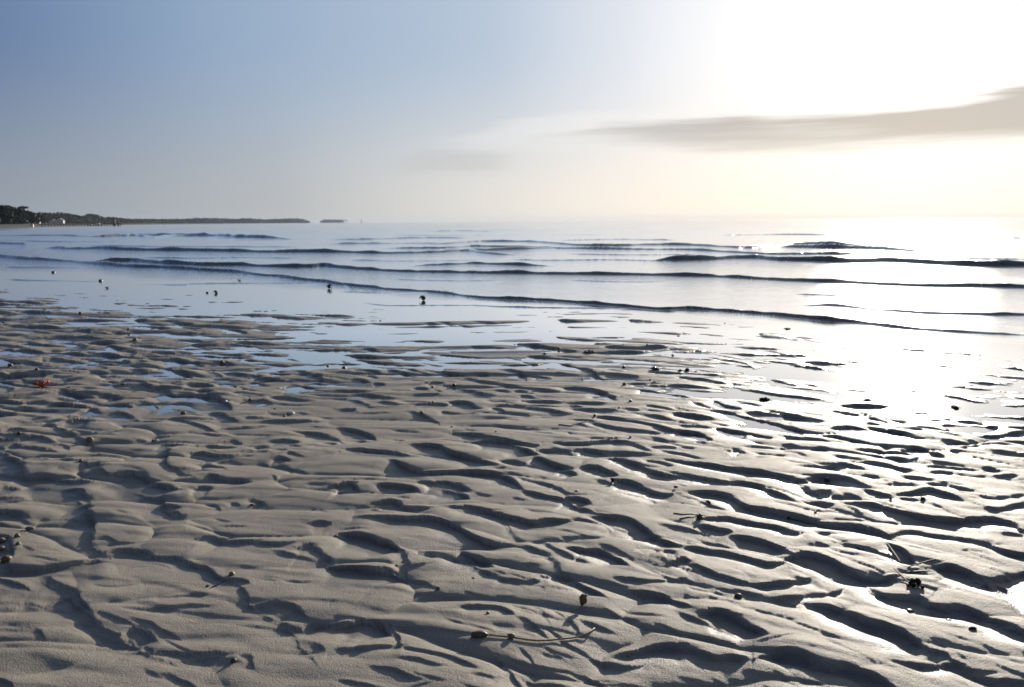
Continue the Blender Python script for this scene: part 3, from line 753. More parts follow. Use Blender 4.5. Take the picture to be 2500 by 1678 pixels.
# ------------------------------------------------------------------ the sea
WAVES = '''M 20 T3:560,245 700,250 900,250 1050,262 1180,270 1400,280 1600,280 1750,285 2000,290 2130,289 2210,284 2290,291 T4:60,440 200,450 400,460 600,465 800,468 1000,472 1200,473 1500,480 1800,482 2100,485 T5:0,490 200,495 400,505 700,520 1000,530 1200,540 1500,555 1800,560 2100,560 2336,570 2700,580 3200,590
S 17 T3:-700,175 -200,205 0,220 150,232 350,243 480,250 600,262 720,275 900,290 1100,295 1250,305 1450,318 1600,325 1750,345 1900,355 2050,375 2200,390 T4:0,550 150,565 300,580 450,590 600,600 750,615 900,635 1050,645 1200,652 1400,660 1600,675 1800,690 2000,705 2200,720 T5:0,715 200,725 400,740 600,755 800,775 1000,795 1200,810 1500,845 1800,865 2100,880 2336,895 2700,912 3200,930
C 17 T3:300,155 480,165 650,165 800,172 1000,176 1300,180 1600,185 1800,190 2000,188 T4:0,330 200,335 450,335 700,328 850,320 950,333 1090,345 1300,352
A 9 T3:-400,82 -100,80 0,78 250,75 500,78 700,80
B 15 T3:680,77 830,78 900,75 990,82
D 14 T3:1000,92 1200,78 1400,76 1650,85 2080,94
E 9 T3:-300,140 -60,138 60,137 190,142
F 6 T3:500,144 800,143 1100,148 1500,150 2150,151
G 13 T3:330,158 450,163 580,166
H 4 T3:20,372 340,380 750,386
I 4 T3:840,402 1100,408 1260,410 1330,403 1800,401 2300,402 T4:100,600 400,602 760,602
J 5 T3:0,290 300,291 620,293
K 15 T4:440,424 600,417 750,412 900,405 1050,410 1250,418 1500,422
L 14 T4:400,280 700,272 850,262 1000,253 1200,255 1350,262 1600,282 1900,285 2100,278 T5:0,280 200,290 450,302 650,290 750,275 1000,275 1300,290 1450,300 1700,335 1900,368 2336,375 2800,382
N 13 T4:200,304 350,302 700,302 880,290 1000,290 1200,298 1400,302 1800,308 2300,312 T5:200,322 560,340 900,340 1100,340 1400,350 1800,366
O 7 T4:1450,247 1850,240 2100,243 2336,247
P 9 T4:-200,246 0,243 200,240 480,229 900,232
Q 8 T4:-120,270 400,266 800,269
T 4 T4:-60,596 400,602 760,600
U 5 T4:100,668 330,690 900,690 1100,700 1550,710 2100,716
V 6 T4:600,186 800,182 1040,187
X 20 T5:600,292 850,300 1150,305 1400,312 1680,328
Y 29 T5:-300,386 0,384 180,380 450,370 650,382 900,388 1150,395 1400,390 1700,405 2000,420 2336,425 2700,430 3100,440
Z 8 T5:180,217 280,216 650,211 1060,217
a 7 T5:1860,234 2150,231 2700,238
b 12 T5:760,690 1000,690 1200,710 1400,728 1700,745 2000,750 2336,757 2700,765
e 7 T4:1100,378 1500,384 1900,380 2336,390
f 6 T4:0,382 500,388 1000,380
g 6 T3:900,222 1300,228 1700,224 2100,232
h 5 T4:300,210 800,214 1300,209 1900,213
i 5 T3:100,108 500,112 900,108
k 7 T4:1500,340 1900,347 2336,344 T5:150,350
l 5 T4:1500,520 1900,530 2300,527
m 5 T4:300,510 700,522 1150,520
n 6 T5:700,610 1100,622 1500,618'''
AW = fan(0, 37, 95, 1250, 200); RW = rows(1.6, 5200, .0013, 1.30)
XW = RW[:, None]*np.sin(AW)[None]; YW = RW[:, None]*np.cos(AW)[None]; rw = np.broadcast_to(RW[:, None], XW.shape)
print('sea grid', XW.shape)
ws = np.clip(rw/9, .4, 3)
XX = XW; YY = YW+.05*ws*fbm(XW*1.3/ws, YW*1.3/ws, 61, 3)+.022*ws*fbm(XW*7/ws, YW*7/ws, 67, 2)
def wprof(u):
    sm = lambda t: (lambda c: c*c*(3-2*c))(np.clip(t, 0, 1))
    return sm(1-u/1.1)*(u >= 0)+(u < 0)*(sm(1+u/6.5))**1.5
WV = np.zeros_like(XW)
for line in WAVES.splitlines():
    _, w, *rest = line.split(); tile = None; pp = []
    for tok in rest:
        if ':' in tok: tile, tok = tok.split(':')
        pp.append(G(*P(tile, *map(float, tok.split(','))), WL))
    p2 = densify(np.array(pp), 3); dist = np.hypot(p2[:, 0], p2[:, 1]); n_ = len(p2)
    jit = 1+.35*np.array([mnoise.noise(Vector((k*.55, float(w)*3.1, 0))) for k in range(n_)])
    ht = (float(w)+1)/2.75*dist/F*jit*(1+.35*np.clip(7.5-dist, 0, 3)/1.5)
    carve(p2, ht, ht, XX, YY, RW, AW, wprof, acc=WV, front=7, taper=6 if n_ < 30 else 14)
# open-water ripples farther out
def lerp(a, b, t): return a+(b-a)*t
amp = np.clip((rw-9)/30, 0, 1)*np.exp(-rw/900)
far_w = .085*fbm(XW/9, YW/3.2, 71, 3)*amp*np.clip(rw/40, .3, 1.4)
near_w = (np.clip((rw-6)/6, 0, 1))*.0022*fbm(XW*1.6, YW*3.5, 73, 3)
# depth under the still water level, from the beach relief
def sandz(r, a):
    out = np.full(r.shape, -.5); ri = np.clip(np.interp(r[:, 0], RR, np.arange(len(RR))), 0, len(RR)-2); ai = np.clip(np.interp(a, AZ, np.arange(len(AZ))), 0, len(AZ)-2)
    i = ri.astype(int); j = ai.astype(int); s = BZ[i][:, j]; s[r[:, 0] > 38] = -.5
    return s
bz = sandz(rw, AW); depth = WL-bz
deep = np.clip((depth-.015)/.09, 0, 1); deep = np.maximum(deep, np.clip(WV/.012, 0, 1)*.85)
sea_t = np.clip((depth-.012)/.03, 0, 1)
chop = .015+np.clip((depth-.02)/.05, 0, 1)*(.45+.55*np.clip(rw/25, 0, 1))+np.clip(WV/.02, 0, 1)*.4
WZ = WL+WV*(1+.55*fbm(XW*3/ws, YW*3/ws, 83, 3))+(far_w+near_w)*sea_t+.0011*fbm(XW*7, YW*13, 89, 3)*np.clip((depth-.03)/.05, 0, 1)*np.clip((40-rw)/20, 0, 1)
sea = grid_mesh('sea', XW, YW, WZ, MT['water'], {'deep': deep, 'chop': chop}); sea['kind'] = 'structure'
del WX, WY, XX, YY, ACC, LIP

# white blobs along wash edge and breakers: froth, and stand-ins for sun glints
q = random.Random(19); bm = bmesh.new()
for line in WAVES.splitlines():
    nm, w, *rest = line.split()
    if nm not in 'SMYCX': continue
    tile = None; pp = []
    for tok in rest:
        if ':' in tok: tile, tok = tok.split(':')
        pp.append(G(*P(tile, *map(float, tok.split(','))), WL))
    p2 = densify(np.array(pp), 3); p2 = p2[(p2[:, 0] > -14) & (p2[:, 0] < 14)]
    L2 = np.hypot(*(p2[1:]-p2[:-1]).T); cum = np.concatenate([[0], np.cumsum(L2)])
    for _ in range(int({'S': 1500, 'M': 420, 'Y': 260, 'C': 160, 'X': 160}[nm])):
        t = q.random()*cum[-1]; dn = mnoise.noise(Vector((t*.8, ord(nm), 0)))
        if dn < -.05 and nm != 'S' or (nm == 'S' and dn < -.25): continue
        x, y = np.interp(t, cum, p2[:, 0]), np.interp(t, cum, p2[:, 1]); d = math.hypot(x, y)
        x += q.gauss(0, .012*d/6); y += q.gauss(.02, .045)*d/7
        i = min(int(np.searchsorted(RW, math.hypot(x, y))), len(RW)-1); j = min(int(np.searchsorted(AW, math.atan2(x, y))), len(AW)-1)
        rr_ = q.uniform(.0018, .0048)*(d/7)**.8
        m4 = Matrix.Translation((x, y, float(WZ[i, j])+rr_*.3)) @ Matrix.Diagonal((1.6, 1, .7, 1)); bmesh.ops.create_icosphere(bm, subdivisions=1, radius=rr_, matrix=m4)
fo = from_bm('froth_and_glints', bm, simple('glint_foam', (.55, .56, .55), (.8, .8, .78), 200, .15)); fo['kind'] = 'stuff'; fo['label'] = 'small white blobs for froth and sun glints on the wash edge and breakers'; fo['category'] = 'glint_foam'

# ------------------------------------------------------------------ small things on the sand
def blob_bm(bm, c, r, seed, rough=.22, sq=(1, 1, 1), sub=2):
    b2 = bmesh.new(); bmesh.ops.create_icosphere(b2, subdivisions=sub, radius=1)
    for v in b2.verts:
        k = 1+rough*mnoise.noise(v.co*1.6+Vector((seed*7.1, seed*3.3, 0)))*1.6+rough*.5*mnoise.noise(v.co*4+Vector((seed, 0, 0)))
        v.co = Vector((v.co.x*sq[0]*r*k, v.co.y*sq[1]*r*k, v.co.z*sq[2]*r*k))+Vector(c)
    me = bpy.data.meshes.new('t'); b2.to_mesh(me); b2.free(); bm.from_mesh(me); bpy.data.meshes.remove(me)
def tube_bm(bm, pts, rad, seg=7):
    pts = [Vector(p) for p in pts]; prev = None; n = len(pts)
    for i, p in enumerate(pts):
        t = (pts[min(i+1, n-1)]-pts[max(i-1, 0)]).normalized(); up = Vector((0, 0, 1)) if abs(t.z) < .9 else Vector((1, 0, 0))
        s = t.cross(up).normalized(); u = s.cross(t)
        r = rad[i] if isinstance(rad, (list, tuple)) else rad
        ring = [bm.verts.new(p+(s*math.cos(k*2*math.pi/seg)+u*math.sin(k*2*math.pi/seg))*r) for k in range(seg)]
        if prev:
            for k in range(seg): bm.faces.new((prev[k], prev[(k+1) % seg], ring[(k+1) % seg], ring[k]))
        else: bm.faces.new(list(reversed(ring)))
        prev = ring
    bm.faces.new(prev)
def blade_bm(bm, pts, w, th):
    """flat tapering blade with thickness"""
    pts = [Vector(p) for p in pts]; n = len(pts); prev = None
    for i, p in enumerate(pts):
        t = (pts[min(i+1, n-1)]-pts[max(i-1, 0)]).normalized(); s = t.cross(Vector((0, 0, 1))).normalized(); u = s.cross(t)
        f = math.sin(math.pi*min(max((i+.35)/(n-.3), 0), 1))**.6; a = w*f/2; b = th*f/2
        ring = [bm.verts.new(p+s*x+u*z) for x, z in ((a, 0), (a*.5, b), (-a*.5, b), (-a, 0), (-a*.5, -b), (a*.5, -b))]
        if prev:
            for k in range(6): bm.faces.new((prev[k], prev[(k+1) % 6], ring[(k+1) % 6], ring[k]))
        else: bm.faces.new(list(reversed(ring)))
        prev = ring
    bm.faces.new(prev)

def place(tile, x, y, s):
    """location on the sand and metres per unit: s is the width seen in the tile"""
    p, d = on(tile, x, y); k = TILES[tile][2]; return p, .86*s/k*math.hypot(d, H)/F
SE = [0]
def seed(): SE[0] += 1; return SE[0]
def pebble(tile, x, y, s, label, mat='tan', sq=(1, .9, .8), cat='pebble', name='pebble', rough=.22):
    p, w = place(tile, x, y, s); bm = bmesh.new(); r = w/2; q = seed(); blob_bm(bm, (0, 0, r*sq[2]*.38), r, q, rough, sq)
    return tag(from_bm(name, bm, MT[mat], None, p), label, cat, 'bits washed up on the sand' if mat in ('tan', 'brown') else None)
def shell(tile, x, y, s, label, mat='white', rot=0, elong=1.5, name='seashell'):
    p, w = place(tile, x, y, s); bm = bmesh.new(); nu, nv = 16, 7; R_ = []
    for i in range(nv+1):
        f = i/nv; row = []
        for j in range(nu):
            a = j*2*math.pi/nu; rib = 1+.05*math.cos(a*8)
            rr_ = math.sin(f*math.pi/2)*rib; row.append(bm.verts.new((math.cos(a)*rr_*w/2, math.sin(a)*rr_*w/2/elong, math.cos(f*math.pi/2)*w*.30-.002*f)))
            if i == 0: row = [row[0]]*nu; break
        R_.append(row)
    for i in range(nv):
        for j in range(nu):
            a, b = R_[i][j], R_[i][(j+1) % nu]; c, d = R_[i+1][(j+1) % nu], R_[i+1][j]
            if a is b: bm.faces.new((a, d, c))
            else: bm.faces.new((a, d, c, b))
    o = from_bm(name, bm, MT[mat], None, p); o.rotation_euler = (random.Random(seed()).uniform(-.3, .3), .15, rot)
    bm2 = bmesh.new(); blob_bm(bm2, (-w*.42, 0, w*.06), w*.12, seed(), .1); from_bm('hinge', bm2, MT['tan'], o)
    return tag(o, label, 'shell')
def clump(tile, x, y, s, label, mat='dark', n=9, name='seaweed_clump', tall=.8, fronds=8, group=None, flat=1):
    p, w = place(tile, x, y, s); q = random.Random(seed()*31); t = thing(name, label, 'seaweed', p, q.uniform(0, 6), group)
    bm = bmesh.new()
    for k in range(n):
        a = q.uniform(0, 6.28); r = q.uniform(0, .30)*w; blob_bm(bm, (math.cos(a)*r, math.sin(a)*r, w*tall*q.uniform(.12, .5)*flat), w*q.uniform(.12, .24), q.random()*50, .35, (1, 1, .85*flat), 1)
    from_bm('holdfast', bm, MT[mat], t)
    for k in range(fronds):
        bm = bmesh.new(); a = q.uniform(0, 6.28); l = w*q.uniform(.35, .62); pts = []; z = w*.25*tall*flat
        for i in range(5):
            f = i/4; pts.append((math.cos(a+f*.4)*l*f, math.sin(a+f*.4)*l*f, z+w*tall*flat*.45*math.sin(f*2.6)*q.uniform(.5, 1)-z*f*.8))
        tube_bm(bm, pts, [w*.05, w*.045, w*.04, w*.03, w*.015], 5); from_bm('frond', bm, MT[mat], t)
    return t
def twigs(tile, pts, s, label, mat='brown', name='twig', r=None):
    p, w = place(tile, *pts[0], s); t = None; L_ = []
    for x, y in pts:
        q, _ = on(tile, x, y); L_.append(q)
    c = sum(L_, Vector())/len(L_); bm = bmesh.new(); r = r or w*.5
    tube_bm(bm, [q-c+Vector((0, 0, r*.7)) for q in L_], [r*(1-.5*i/max(1, len(L_)-1)) for i in range(len(L_))], 6)
    return tag(from_bm(name, bm, MT[mat], None, c), label, 'twig')

# bladder-ended weed stem lying across the foreground
p0, k0 = place('B2', 945, 975, 100); K = thing('kelp_stem', 'brown weed stem with a swollen float end, curling over the bottom centre sand', 'seaweed', p0)
def rel(x, y, lift=0): q, _ = on('B2', x, y); return q-p0+Vector((0, 0, lift))
bm = bmesh.new(); blob_bm(bm, rel(945, 990, k0*.14), k0*.42, 3, .12, (1.55, .75, .62), 3); o = from_bm('float', bm, MT['brown'], K)
bm = bmesh.new(); blob_bm(bm, rel(1165, 1000, k0*.14), k0*.24, 5, .2, (1.2, .9, .9)); from_bm('knot', bm, MT['tan'], K)
bm = bmesh.new(); tube_bm(bm, densify(np.array([list(rel(x, y, k0*.10)) for x, y in ((1010, 990), (1100, 1000), (1165, 1005), (1250, 1020), (1350, 1030), (1450, 1025), (1540, 1015), (1620, 1005), (1690, 978), (1735, 945))]), 3).tolist(), k0*.06, 7); from_bm('stem', bm, MT['tan'], K)

# the upright bulb
p, w = place('B2', 1655, 775, 55); K = thing('sea_squirt', 'upright brown bulb standing in a dimple above the curling weed stem', 'sea squirt', p)
bm = bmesh.new(); blob_bm(bm, (0, 0, w*.75), w*.5, 9, .15, (1, .9, 1.6), 3); from_bm('body', bm, MT['brown'], K)
bm = bmesh.new(); tube_bm(bm, [(w*.2, 0, w*1.2), (w*.45, 0, w*1.35), (w*.62, 0, w*1.25)], [w*.2, w*.16, w*.13]); from_bm('siphon', bm, MT['tan'], K)

# clump with two blades, lower right
p, w = place('B3', 1590, 660, 80); K = thing('seaweed_cluster', 'dark knobbly seaweed cluster with long blades at lower right', 'seaweed', p)
q = random.Random(8)
for k, (x, y, r, up) in enumerate(((1575, 600, 26, 1.0), (1605, 595, 28, 1.2), (1560, 640, 24, .3), (1610, 640, 30, .5), (1640, 665, 20, .2), (1540, 650, 16, .2), (1580, 655, 26, .3))):
    bm = bmesh.new(); g, _ = on('B3', x, max(y, 640)); blob_bm(bm, g-p+Vector((0, 0, r/120*w*(.6+up))), r/120*w, k+20, .2); from_bm('bulb', bm, MT['dark'], K)
def blade3(a, b, lift, wd, mat, name, th=.3):
    bm = bmesh.new(); A, _ = on('B3', *a); B, _ = on('B3', *b); pts = []
    for i in range(9):
        f = i/8; v = A.lerp(B, f); v.z = max(v.z, ground(v.x, v.y))+lift*w*(f if lift > 0 else .1)+.06*w; pts.append(v-p)
    blade_bm(bm, pts, wd*w, wd*th*w); from_bm(name, bm, MT[mat], K)
blade3((1540, 525), (1730, 480), .22, .24, 'dark', 'blade'); blade3((1560, 640), (1440, 530), .06, .22, 'dark', 'blade'); blade3((1500, 500), (1400, 360), .05, .24, 'dark', 'blade')
blade3((1520, 555), (1700, 552), .02, .16, 'stick', 'stick', .8)

# starfish-like scrap
p, w = place('B3', 1215, 390, 85); bm = bmesh.new(); q = random.Random(4)
c = bm.verts.new((0, 0, w*.16)); ring = []; nst = 7; low = bm.verts.new((0, 0, -.001))
for i in range(nst*2):
    a = i*math.pi/nst; r = w*(.5*q.uniform(.75, 1.1) if i % 2 == 0 else .17); ring.append(bm.verts.new((math.cos(a)*r, math.sin(a)*r*.8, w*(.10 if i % 2 else .03)+(w*.2 if i == 6 else 0))))
for i in range(nst*2): bm.faces.new((c, ring[i], ring[(i+1) % (nst*2)])); bm.faces.new((low, ring[(i+1) % (nst*2)], ring[i]))
tag(from_bm('weed_scrap', bm, MT['dark'], None, p, False), 'dark star-shaped scrap of weed with pointed tips, lying on a smooth ridge at right', 'seaweed')

# red weed
p, w = place('T6', 285, 268, 125); K = thing('red_seaweed', 'bright orange-red tuft of seaweed on the sand at left', 'seaweed', p); q = random.Random(12)
for k in range(30):
    bm = bmesh.new(); a = q.uniform(0, 6.28); l = w*q.uniform(.3, .55); e = q.uniform(.15, 1.2); pts = [(0, 0, w*.05)]
    for i in range(1, 5): f = i/4; pts.append((math.cos(a+.5*f)*l*f*math.cos(e), math.sin(a+.5*f)*l*f*math.cos(e), w*.05+l*f*math.sin(e)*.8))
    tube_bm(bm, pts, [w*.05, w*.05, w*.045, w*.04, w*.02], 5); from_bm('branch', bm, MT['red'], K)

PB = [
 ('T9', 773, 255, 28, 'small round brown pebble on the broad flat sand near the middle', 'brown', 'T'),
 ('T9', 625, 270, 22, 'tiny brown pebble in a dip left of the flat central sand', 'brown', 'T'),
 ('T9', 603, 378, 20, 'left one of a touching pair of sandy pebbles by a long dark trough', 'tan', 'T'),
 ('T9', 628, 380, 20, 'right one of a touching pair of sandy pebbles by a long dark trough', 'tan', 'T'),
 ('T9', 550, 444, 28, 'sandy pebble just below the touching pair of pebbles', 'tan', 'T'),
 ('T9', 757, 541, 15, 'tiny dark speck of a pebble alone on the smooth central lobe', 'brown', 'T'),
 ('T9', 1135, 388, 12, 'tiny pebble at the end of a short trough, centre', 'brown', 'T'),
 ('T9', 1060, 574, 18, 'small pebble on the thin crack crossing the central lobe', 'brown', 'T'),
 ('T9', 1980, 367, 28, 'dark pebble right of centre above a white fragment', 'brown', 'T'),
 ('T9', 1938, 251, 30, 'dark brown pebble on the bar right of centre', 'brown', 'T'),
 ('T9', 1650, 210, 14, 'tiny brown pebble between small ripples right of centre', 'brown', 'T'),
 ('T9', 2115, 220, 18, 'small upright dark pebble below the green weed patch', 'brown', 'T'),
 ('T9', 1935, 131, 26, 'dark pebble at the edge of a pool left of the green weed patch', 'brown', 'T'),
 ('T9', 1720, 178, 14, 'tiny dark pebble near the pool edge right of centre', 'brown', 'T'),
 ('T9', 2320, 160, 30, 'olive pebble right of the green weed patch', 'tan', 'T'),
 ('T9', 20, 141, 38, 'brown pebble at the edge of the blue pools, left of centre', 'brown', 'T'),
 ('T9', 695, 859, 18, 'pale crumb beside the long dark trough at centre left', 'tan', 'T'),
 ('T9', 1980, 613, 22, 'pale pebble on a ridge right of centre', 'tan', 'T'),
 ('T9', 1610, 980, 34, 'flat dark crumb in the trough below centre', 'brown', 'F'),
 ('T6', 255, 178, 25, 'reddish pebble just above the red seaweed', 'rust', 'T'),
 ('T6', 1520, 92, 36, 'pale rounded pebble on a small ripple, left of centre', 'tan', 'T'),
 ('T6', 1255, 452, 38, 'sandy brown pebble on a smooth lobe at left', 'tan', 'T'),
 ('T6', 1715, 366, 26, 'small sandy pebble right of the bluish trough at left', 'tan', 'T'),
 ('T6', 615, 632, 46, 'large pale tan pebble alone on the smooth sand at left', 'tan', 'T'),
 ('T6', 1050, 640, 26, 'left of two pale pebbles at the edge of a dark hollow', 'tan', 'T'),
 ('T6', 1072, 636, 26, 'right of two pale pebbles at the edge of a dark hollow', 'white', 'T'),
 ('T6', 845, 250, 36, 'pale flat pebble on the far sand at left', 'tan', 'F'),
 ('T6', 475, 300, 30, 'flat tan flake right of and below the red seaweed', 'tan', 'F'),
 ('T6', 2245, 130, 26, 'dark little pebble by the small blue troughs, left of centre', 'brown', 'T'),
 ('T6', 70, 130, 32, 'brown pebble near the left edge above the red seaweed', 'brown', 'T'),
 ('T6', 1880, 418, 14, 'tiny pale crumb above the white shell', 'tan', 'T'),
 ('T6', 130, 585, 30, 'small brown pebble in the hollow at the left edge', 'brown', 'T'),
 ('T6', 555, 775, 30, 'tan pebble on the lip of a dark trough at left', 'tan', 'T'),
 ('T6', 610, 895, 28, 'tan crumb at the end of the wide dark trough at left', 'tan', 'F'),
 ('B1', 205, 258, 72, 'long flat yellowish pebble below the ring mark, bottom left', 'tan', 'L'),
 ('B1', 120, 312, 42, 'round grey pebble below the flat yellowish one, bottom left', 'tan', 'T'),
 ('B1', 125, 362, 32, 'smaller round grey pebble, lowest of the three by the ring mark', 'tan', 'T'),
 ('B1', 18, 345, 44, 'grey pebble on the left frame edge, upper of two', 'tan', 'T'),
 ('B1', 15, 400, 44, 'grey pebble on the left frame edge, lower of two', 'tan', 'T'),
 ('B1', 42, 475, 66, 'large brown round pebble at the left edge below the grey ones', 'brown', 'T'),
 ('B1', 1588, 572, 44, 'round orange-brown pebble in the trough at lower left', 'tan', 'T'),
 ('B1', 1600, 1165, 44, 'dark wet pebble in the bottom left hollow', 'brown', 'T'),
 ('B2', 665, 668, 32, 'small pale brown pebble casting a shadow, bottom centre left', 'tan', 'T'),
 ('B2', 905, 594, 28, 'flat brown flake on the smooth sand, bottom centre', 'brown', 'F'),
 ('B2', 1005, 836, 28, 'pale crumb on a ridge above the curling weed stem', 'tan', 'T'),
 ('B2', 380, 508, 30, 'flat grey crumb on the smooth sand left of bottom centre', 'brown', 'F'),
 ('B3', 385, 725, 55, 'brown pebble with a hooked top on the broad ridge at lower right', 'brown', 'T'),
 ('B3', 1555, 816, 50, 'flat dark flake on a ridge below the dark seaweed cluster', 'brown', 'F'),
 ('B3', 1820, 880, 36, 'small flat dark flake right of the lower right flake', 'brown', 'F'),
 ('B3', 1985, 940, 60, 'long thin dark flake near the lower right corner', 'dark', 'L'),
 ('B3', 910, 144, 18, 'tiny dark pebble between two long troughs at right', 'brown', 'T'),
 ('T10', 990, 905, 45, 'dark pebble sitting at a ripple end, right of centre', 'brown', 'T'),
 ('T10', 1735, 46, 12, 'tiny dark speck in the sun-bright sand at right', 'dark', 'T'),
 ('T4', 268, 799, 18, 'small brown pebble on the wet film below the dark ball', 'brown', 'T'),
 ('T4', 517, 785, 10, 'tiny dark speck on the wet film near the middle', 'brown', 'T'),
 ('T4', 810, 758, 10, 'tiny dark speck on the film right of the dark ball', 'dark', 'T'),
 ('T4', 1490, 994, 24, 'small dark pebble at a ripple tip in the middle', 'brown', 'T'),
 ('T4', 1930, 958, 13, 'tiny pale pebble on the smooth grey bar', 'tan', 'T'),
 ('T4', 2095, 960, 16, 'little dark pebble on the smooth grey bar', 'brown', 'T'),
 ('T4', 2270, 1032, 24, 'dark pebble behind the green weed patch', 'brown', 'T'),
 ('T4', 630, 961, 12, 'tiny dark pebble in the narrow pool channel', 'dark', 'T'),
 ('T5', 290, 815, 14, 'tiny dark speck on the wet film right of centre', 'dark', 'T'),
 ('T3', 365, 327, 24, 'faint brown pebble, leftmost in the shallow film', 'brown', 'T'),
 ('T3', 690, 386, 28, 'brown pebble in the shallow film, above its neighbour', 'brown', 'T'),
 ('T3', 1010, 540, 28, 'dark chip lying among the emerging sand pads', 'dark', 'F'),
 ('T3', 310, 597, 20, 'pale pebble on the far sand pads at left', 'tan', 'T'),
 ('T3', 550, 609, 24, 'brown pebble on the far sand pads at left', 'brown', 'T'),
 ('T3', 880, 727, 22, 'tan pebble on the grey pads left of the pools', 'tan', 'T'),
 ('T3', 925, 797, 36, 'wide tan pebble on a ripple left of the pools', 'tan', 'T'),
 ('T3', 1045, 715, 40, 'flat brown pebble by the first blue pools', 'brown', 'F'),
]
for t_, x, y, s, lb, mt, sh in PB:
    sq = {'T': (1, .9, .85), 'F': (1, .75, .3), 'L': (1, .45, .35)}[sh]
    pebble(t_, x, y, s, lb, mt, sq)

# dark balls and clumps
clump('T4', 560, 660, 60, 'dark spiky ball of weed, largest of the lumps standing on the wet film', 'dark', 12, tall=1.3, fronds=10)
clump('T3', 2255, 438, 50, 'smooth dark lump of weed at the swash edge left of the spiky ball', 'dark', 10, tall=1.2, fronds=3)
clump('T3', 1478, 470, 36, 'dark horned lump of weed in the film, right of a pair', 'dark', 7, tall=1.2, fronds=4)
clump('T3', 1420, 468, 28, 'small dark lump of weed in the film, left of a pair', 'dark', 6, tall=.8, fronds=2)
clump('T3', 1640, 383, 28, 'brown lump of weed farther out in the film, above the pair', 'brown', 6, tall=.8, fronds=3)
clump('T3', 730, 435, 34, 'brown lump of weed in the shallow film at left', 'brown', 6, tall=.8, fronds=3)
clump('T9', 1860, 915, 44, 'dark bristly ball of weed on a ridge right of centre', 'dark', 12, tall=1.2, fronds=9)
clump('T9', 2290, 962, 38, 'dark round lump of weed at a trough right of the bristly ball', 'dark', 9, tall=.9, fronds=4)
clump('B3', 178, 78, 46, 'dark blob of weed casting a long shadow above the twiggy clump', 'dark', 7, tall=.8, fronds=3)
clump('B3', 125, 185, 74, 'brown twiggy clump of weed on a ridge right of centre', 'brown', 12, tall=.8, fronds=7)
clump('B3', 725, 188, 34, 'small dark weed lump with a trailing thread at right', 'dark', 6, tall=.8, fronds=2)
clump('B3', 1425, 58, 40, 'small dark weed lump among the close ripples at far right', 'dark', 6, tall=.6, fronds=3)
clump('B3', 1640, 52, 56, 'flat dark weed scrap at the right among close ripples', 'dark', 6, tall=.35, fronds=4)
clump('T9', 1735, 470, 38, 'dark grey lump of weed at the head of a snaking trail', 'dark', 8, tall=.8, fronds=3)
clump('T9', 2150, 150, 90, 'green and black patch of weed and shells beside a pool', 'green', 16, tall=.35, fronds=12)
clump('T4', 1395, 1028, 42, 'dark weed lump beside a small pool in the middle', 'dark', 7, tall=.5, fronds=3)
clump('T4', 1700, 1016, 100, 'flat greenish mat of weed on the pale bar', 'green', 14, tall=.18, fronds=10)
clump('T4', 1190, 962, 34, 'small dark weed tip lying on a grey pad in the middle', 'dark', 5, tall=.3, fronds=4)
clump('T4', 2310, 904, 40, 'dark leafy scrap on the smooth grey bar', 'dark', 5, tall=.3, fronds=4)
clump('T10', 30, 158, 52, 'black leafy scrap of weed right of the green patch', 'dark', 9, tall=.5, fronds=6)
clump('T10', 90, 164, 30, 'small black crumb of weed next to the black leafy scrap', 'dark', 5, tall=.4, fronds=3)
clump('T10', 560, 358, 90, 'dark straggling weed lying along the edge of the grey pool', 'dark', 12, tall=.3, fronds=10)
clump('T10', 1870, 416, 95, 'thin dark leaf of weed in the blinding patch of wet sand', 'dark', 8, tall=.12, fronds=8)
clump('T10', 1270, 362, 80, 'flat dark weed scrap at the edge of the sun glare', 'dark', 8, tall=.2, fronds=6)
clump('T5', 720, 854, 54, 'flat dark leaf on the bright wet film at right', 'dark', 8, tall=.3, fronds=6)
clump('B1', 1415, 655, 40, 'dark little crab-like scrap of weed on the broad lobe at lower left', 'dark', 5, tall=.7, fronds=6)
shell('T6', 1992, 448, 62, 'glossy white shell half on its side, left of centre', 'white', .6, 1.8)
shell('T6', 1545, 385, 34, 'small white shell in the end of a bluish trough', 'white', 1.2)
shell('T9', 1905, 408, 26, 'small white shell fragment right of centre below a dark pebble', 'white', .3)
pebble('T6', 1948, 470, 26, 'orange pebble touching the glossy white shell', 'rust', (1, .9, .8))
pebble('T6', 1725, 1075, 38, 'reddish flake on the smooth sand left of centre', 'rust', (1, .5, .4), 'flake', 'flake')
pebble('B1', 2300, 304, 28, 'small reddish flake left of bottom centre', 'rust', (1, .6, .4), 'flake', 'flake')
twigs('B3', [(-60, 150), (0, 158), (60, 156), (110, 160)], 8, 'thin brown twig reaching left from the twiggy clump')
twigs('B3', [(-20, 190), (40, 178), (95, 172)], 9, 'short brown twig under the thin one by the twiggy clump')
twigs('B3', [(740, 190), (800, 205), (860, 212), (905, 225)], 6, 'dark thread trailing from the small weed lump at right', 'dark')
twigs('B1', [(1440, 665), (1480, 645), (1530, 620), (1590, 590)], 6, 'thin brown twig running to the orange-brown pebble at lower left')
twigs('T9', [(1490, 525), (1570, 535), (1640, 522), (1690, 505), (1720, 478)], 8, 'pale thin stalk snaking down from the dark grey lump', 'stick')
twigs('T4', [(1090, 952), (1130, 955), (1180, 960)], 5, 'thin olive twig on a grey pad in the middle', 'green')
twigs('B3', [(900, 222), (1000, 240), (1080, 262)], 6, 'fine pale stalk on the ridge right of the trailing thread', 'stick')

# ------------------------------------------------------------------ far shore: ground, trees, houses, pier, islet
def ztop(py, px, d): a, e = azel(px, py); return H+d*math.tan(math.radians(e))
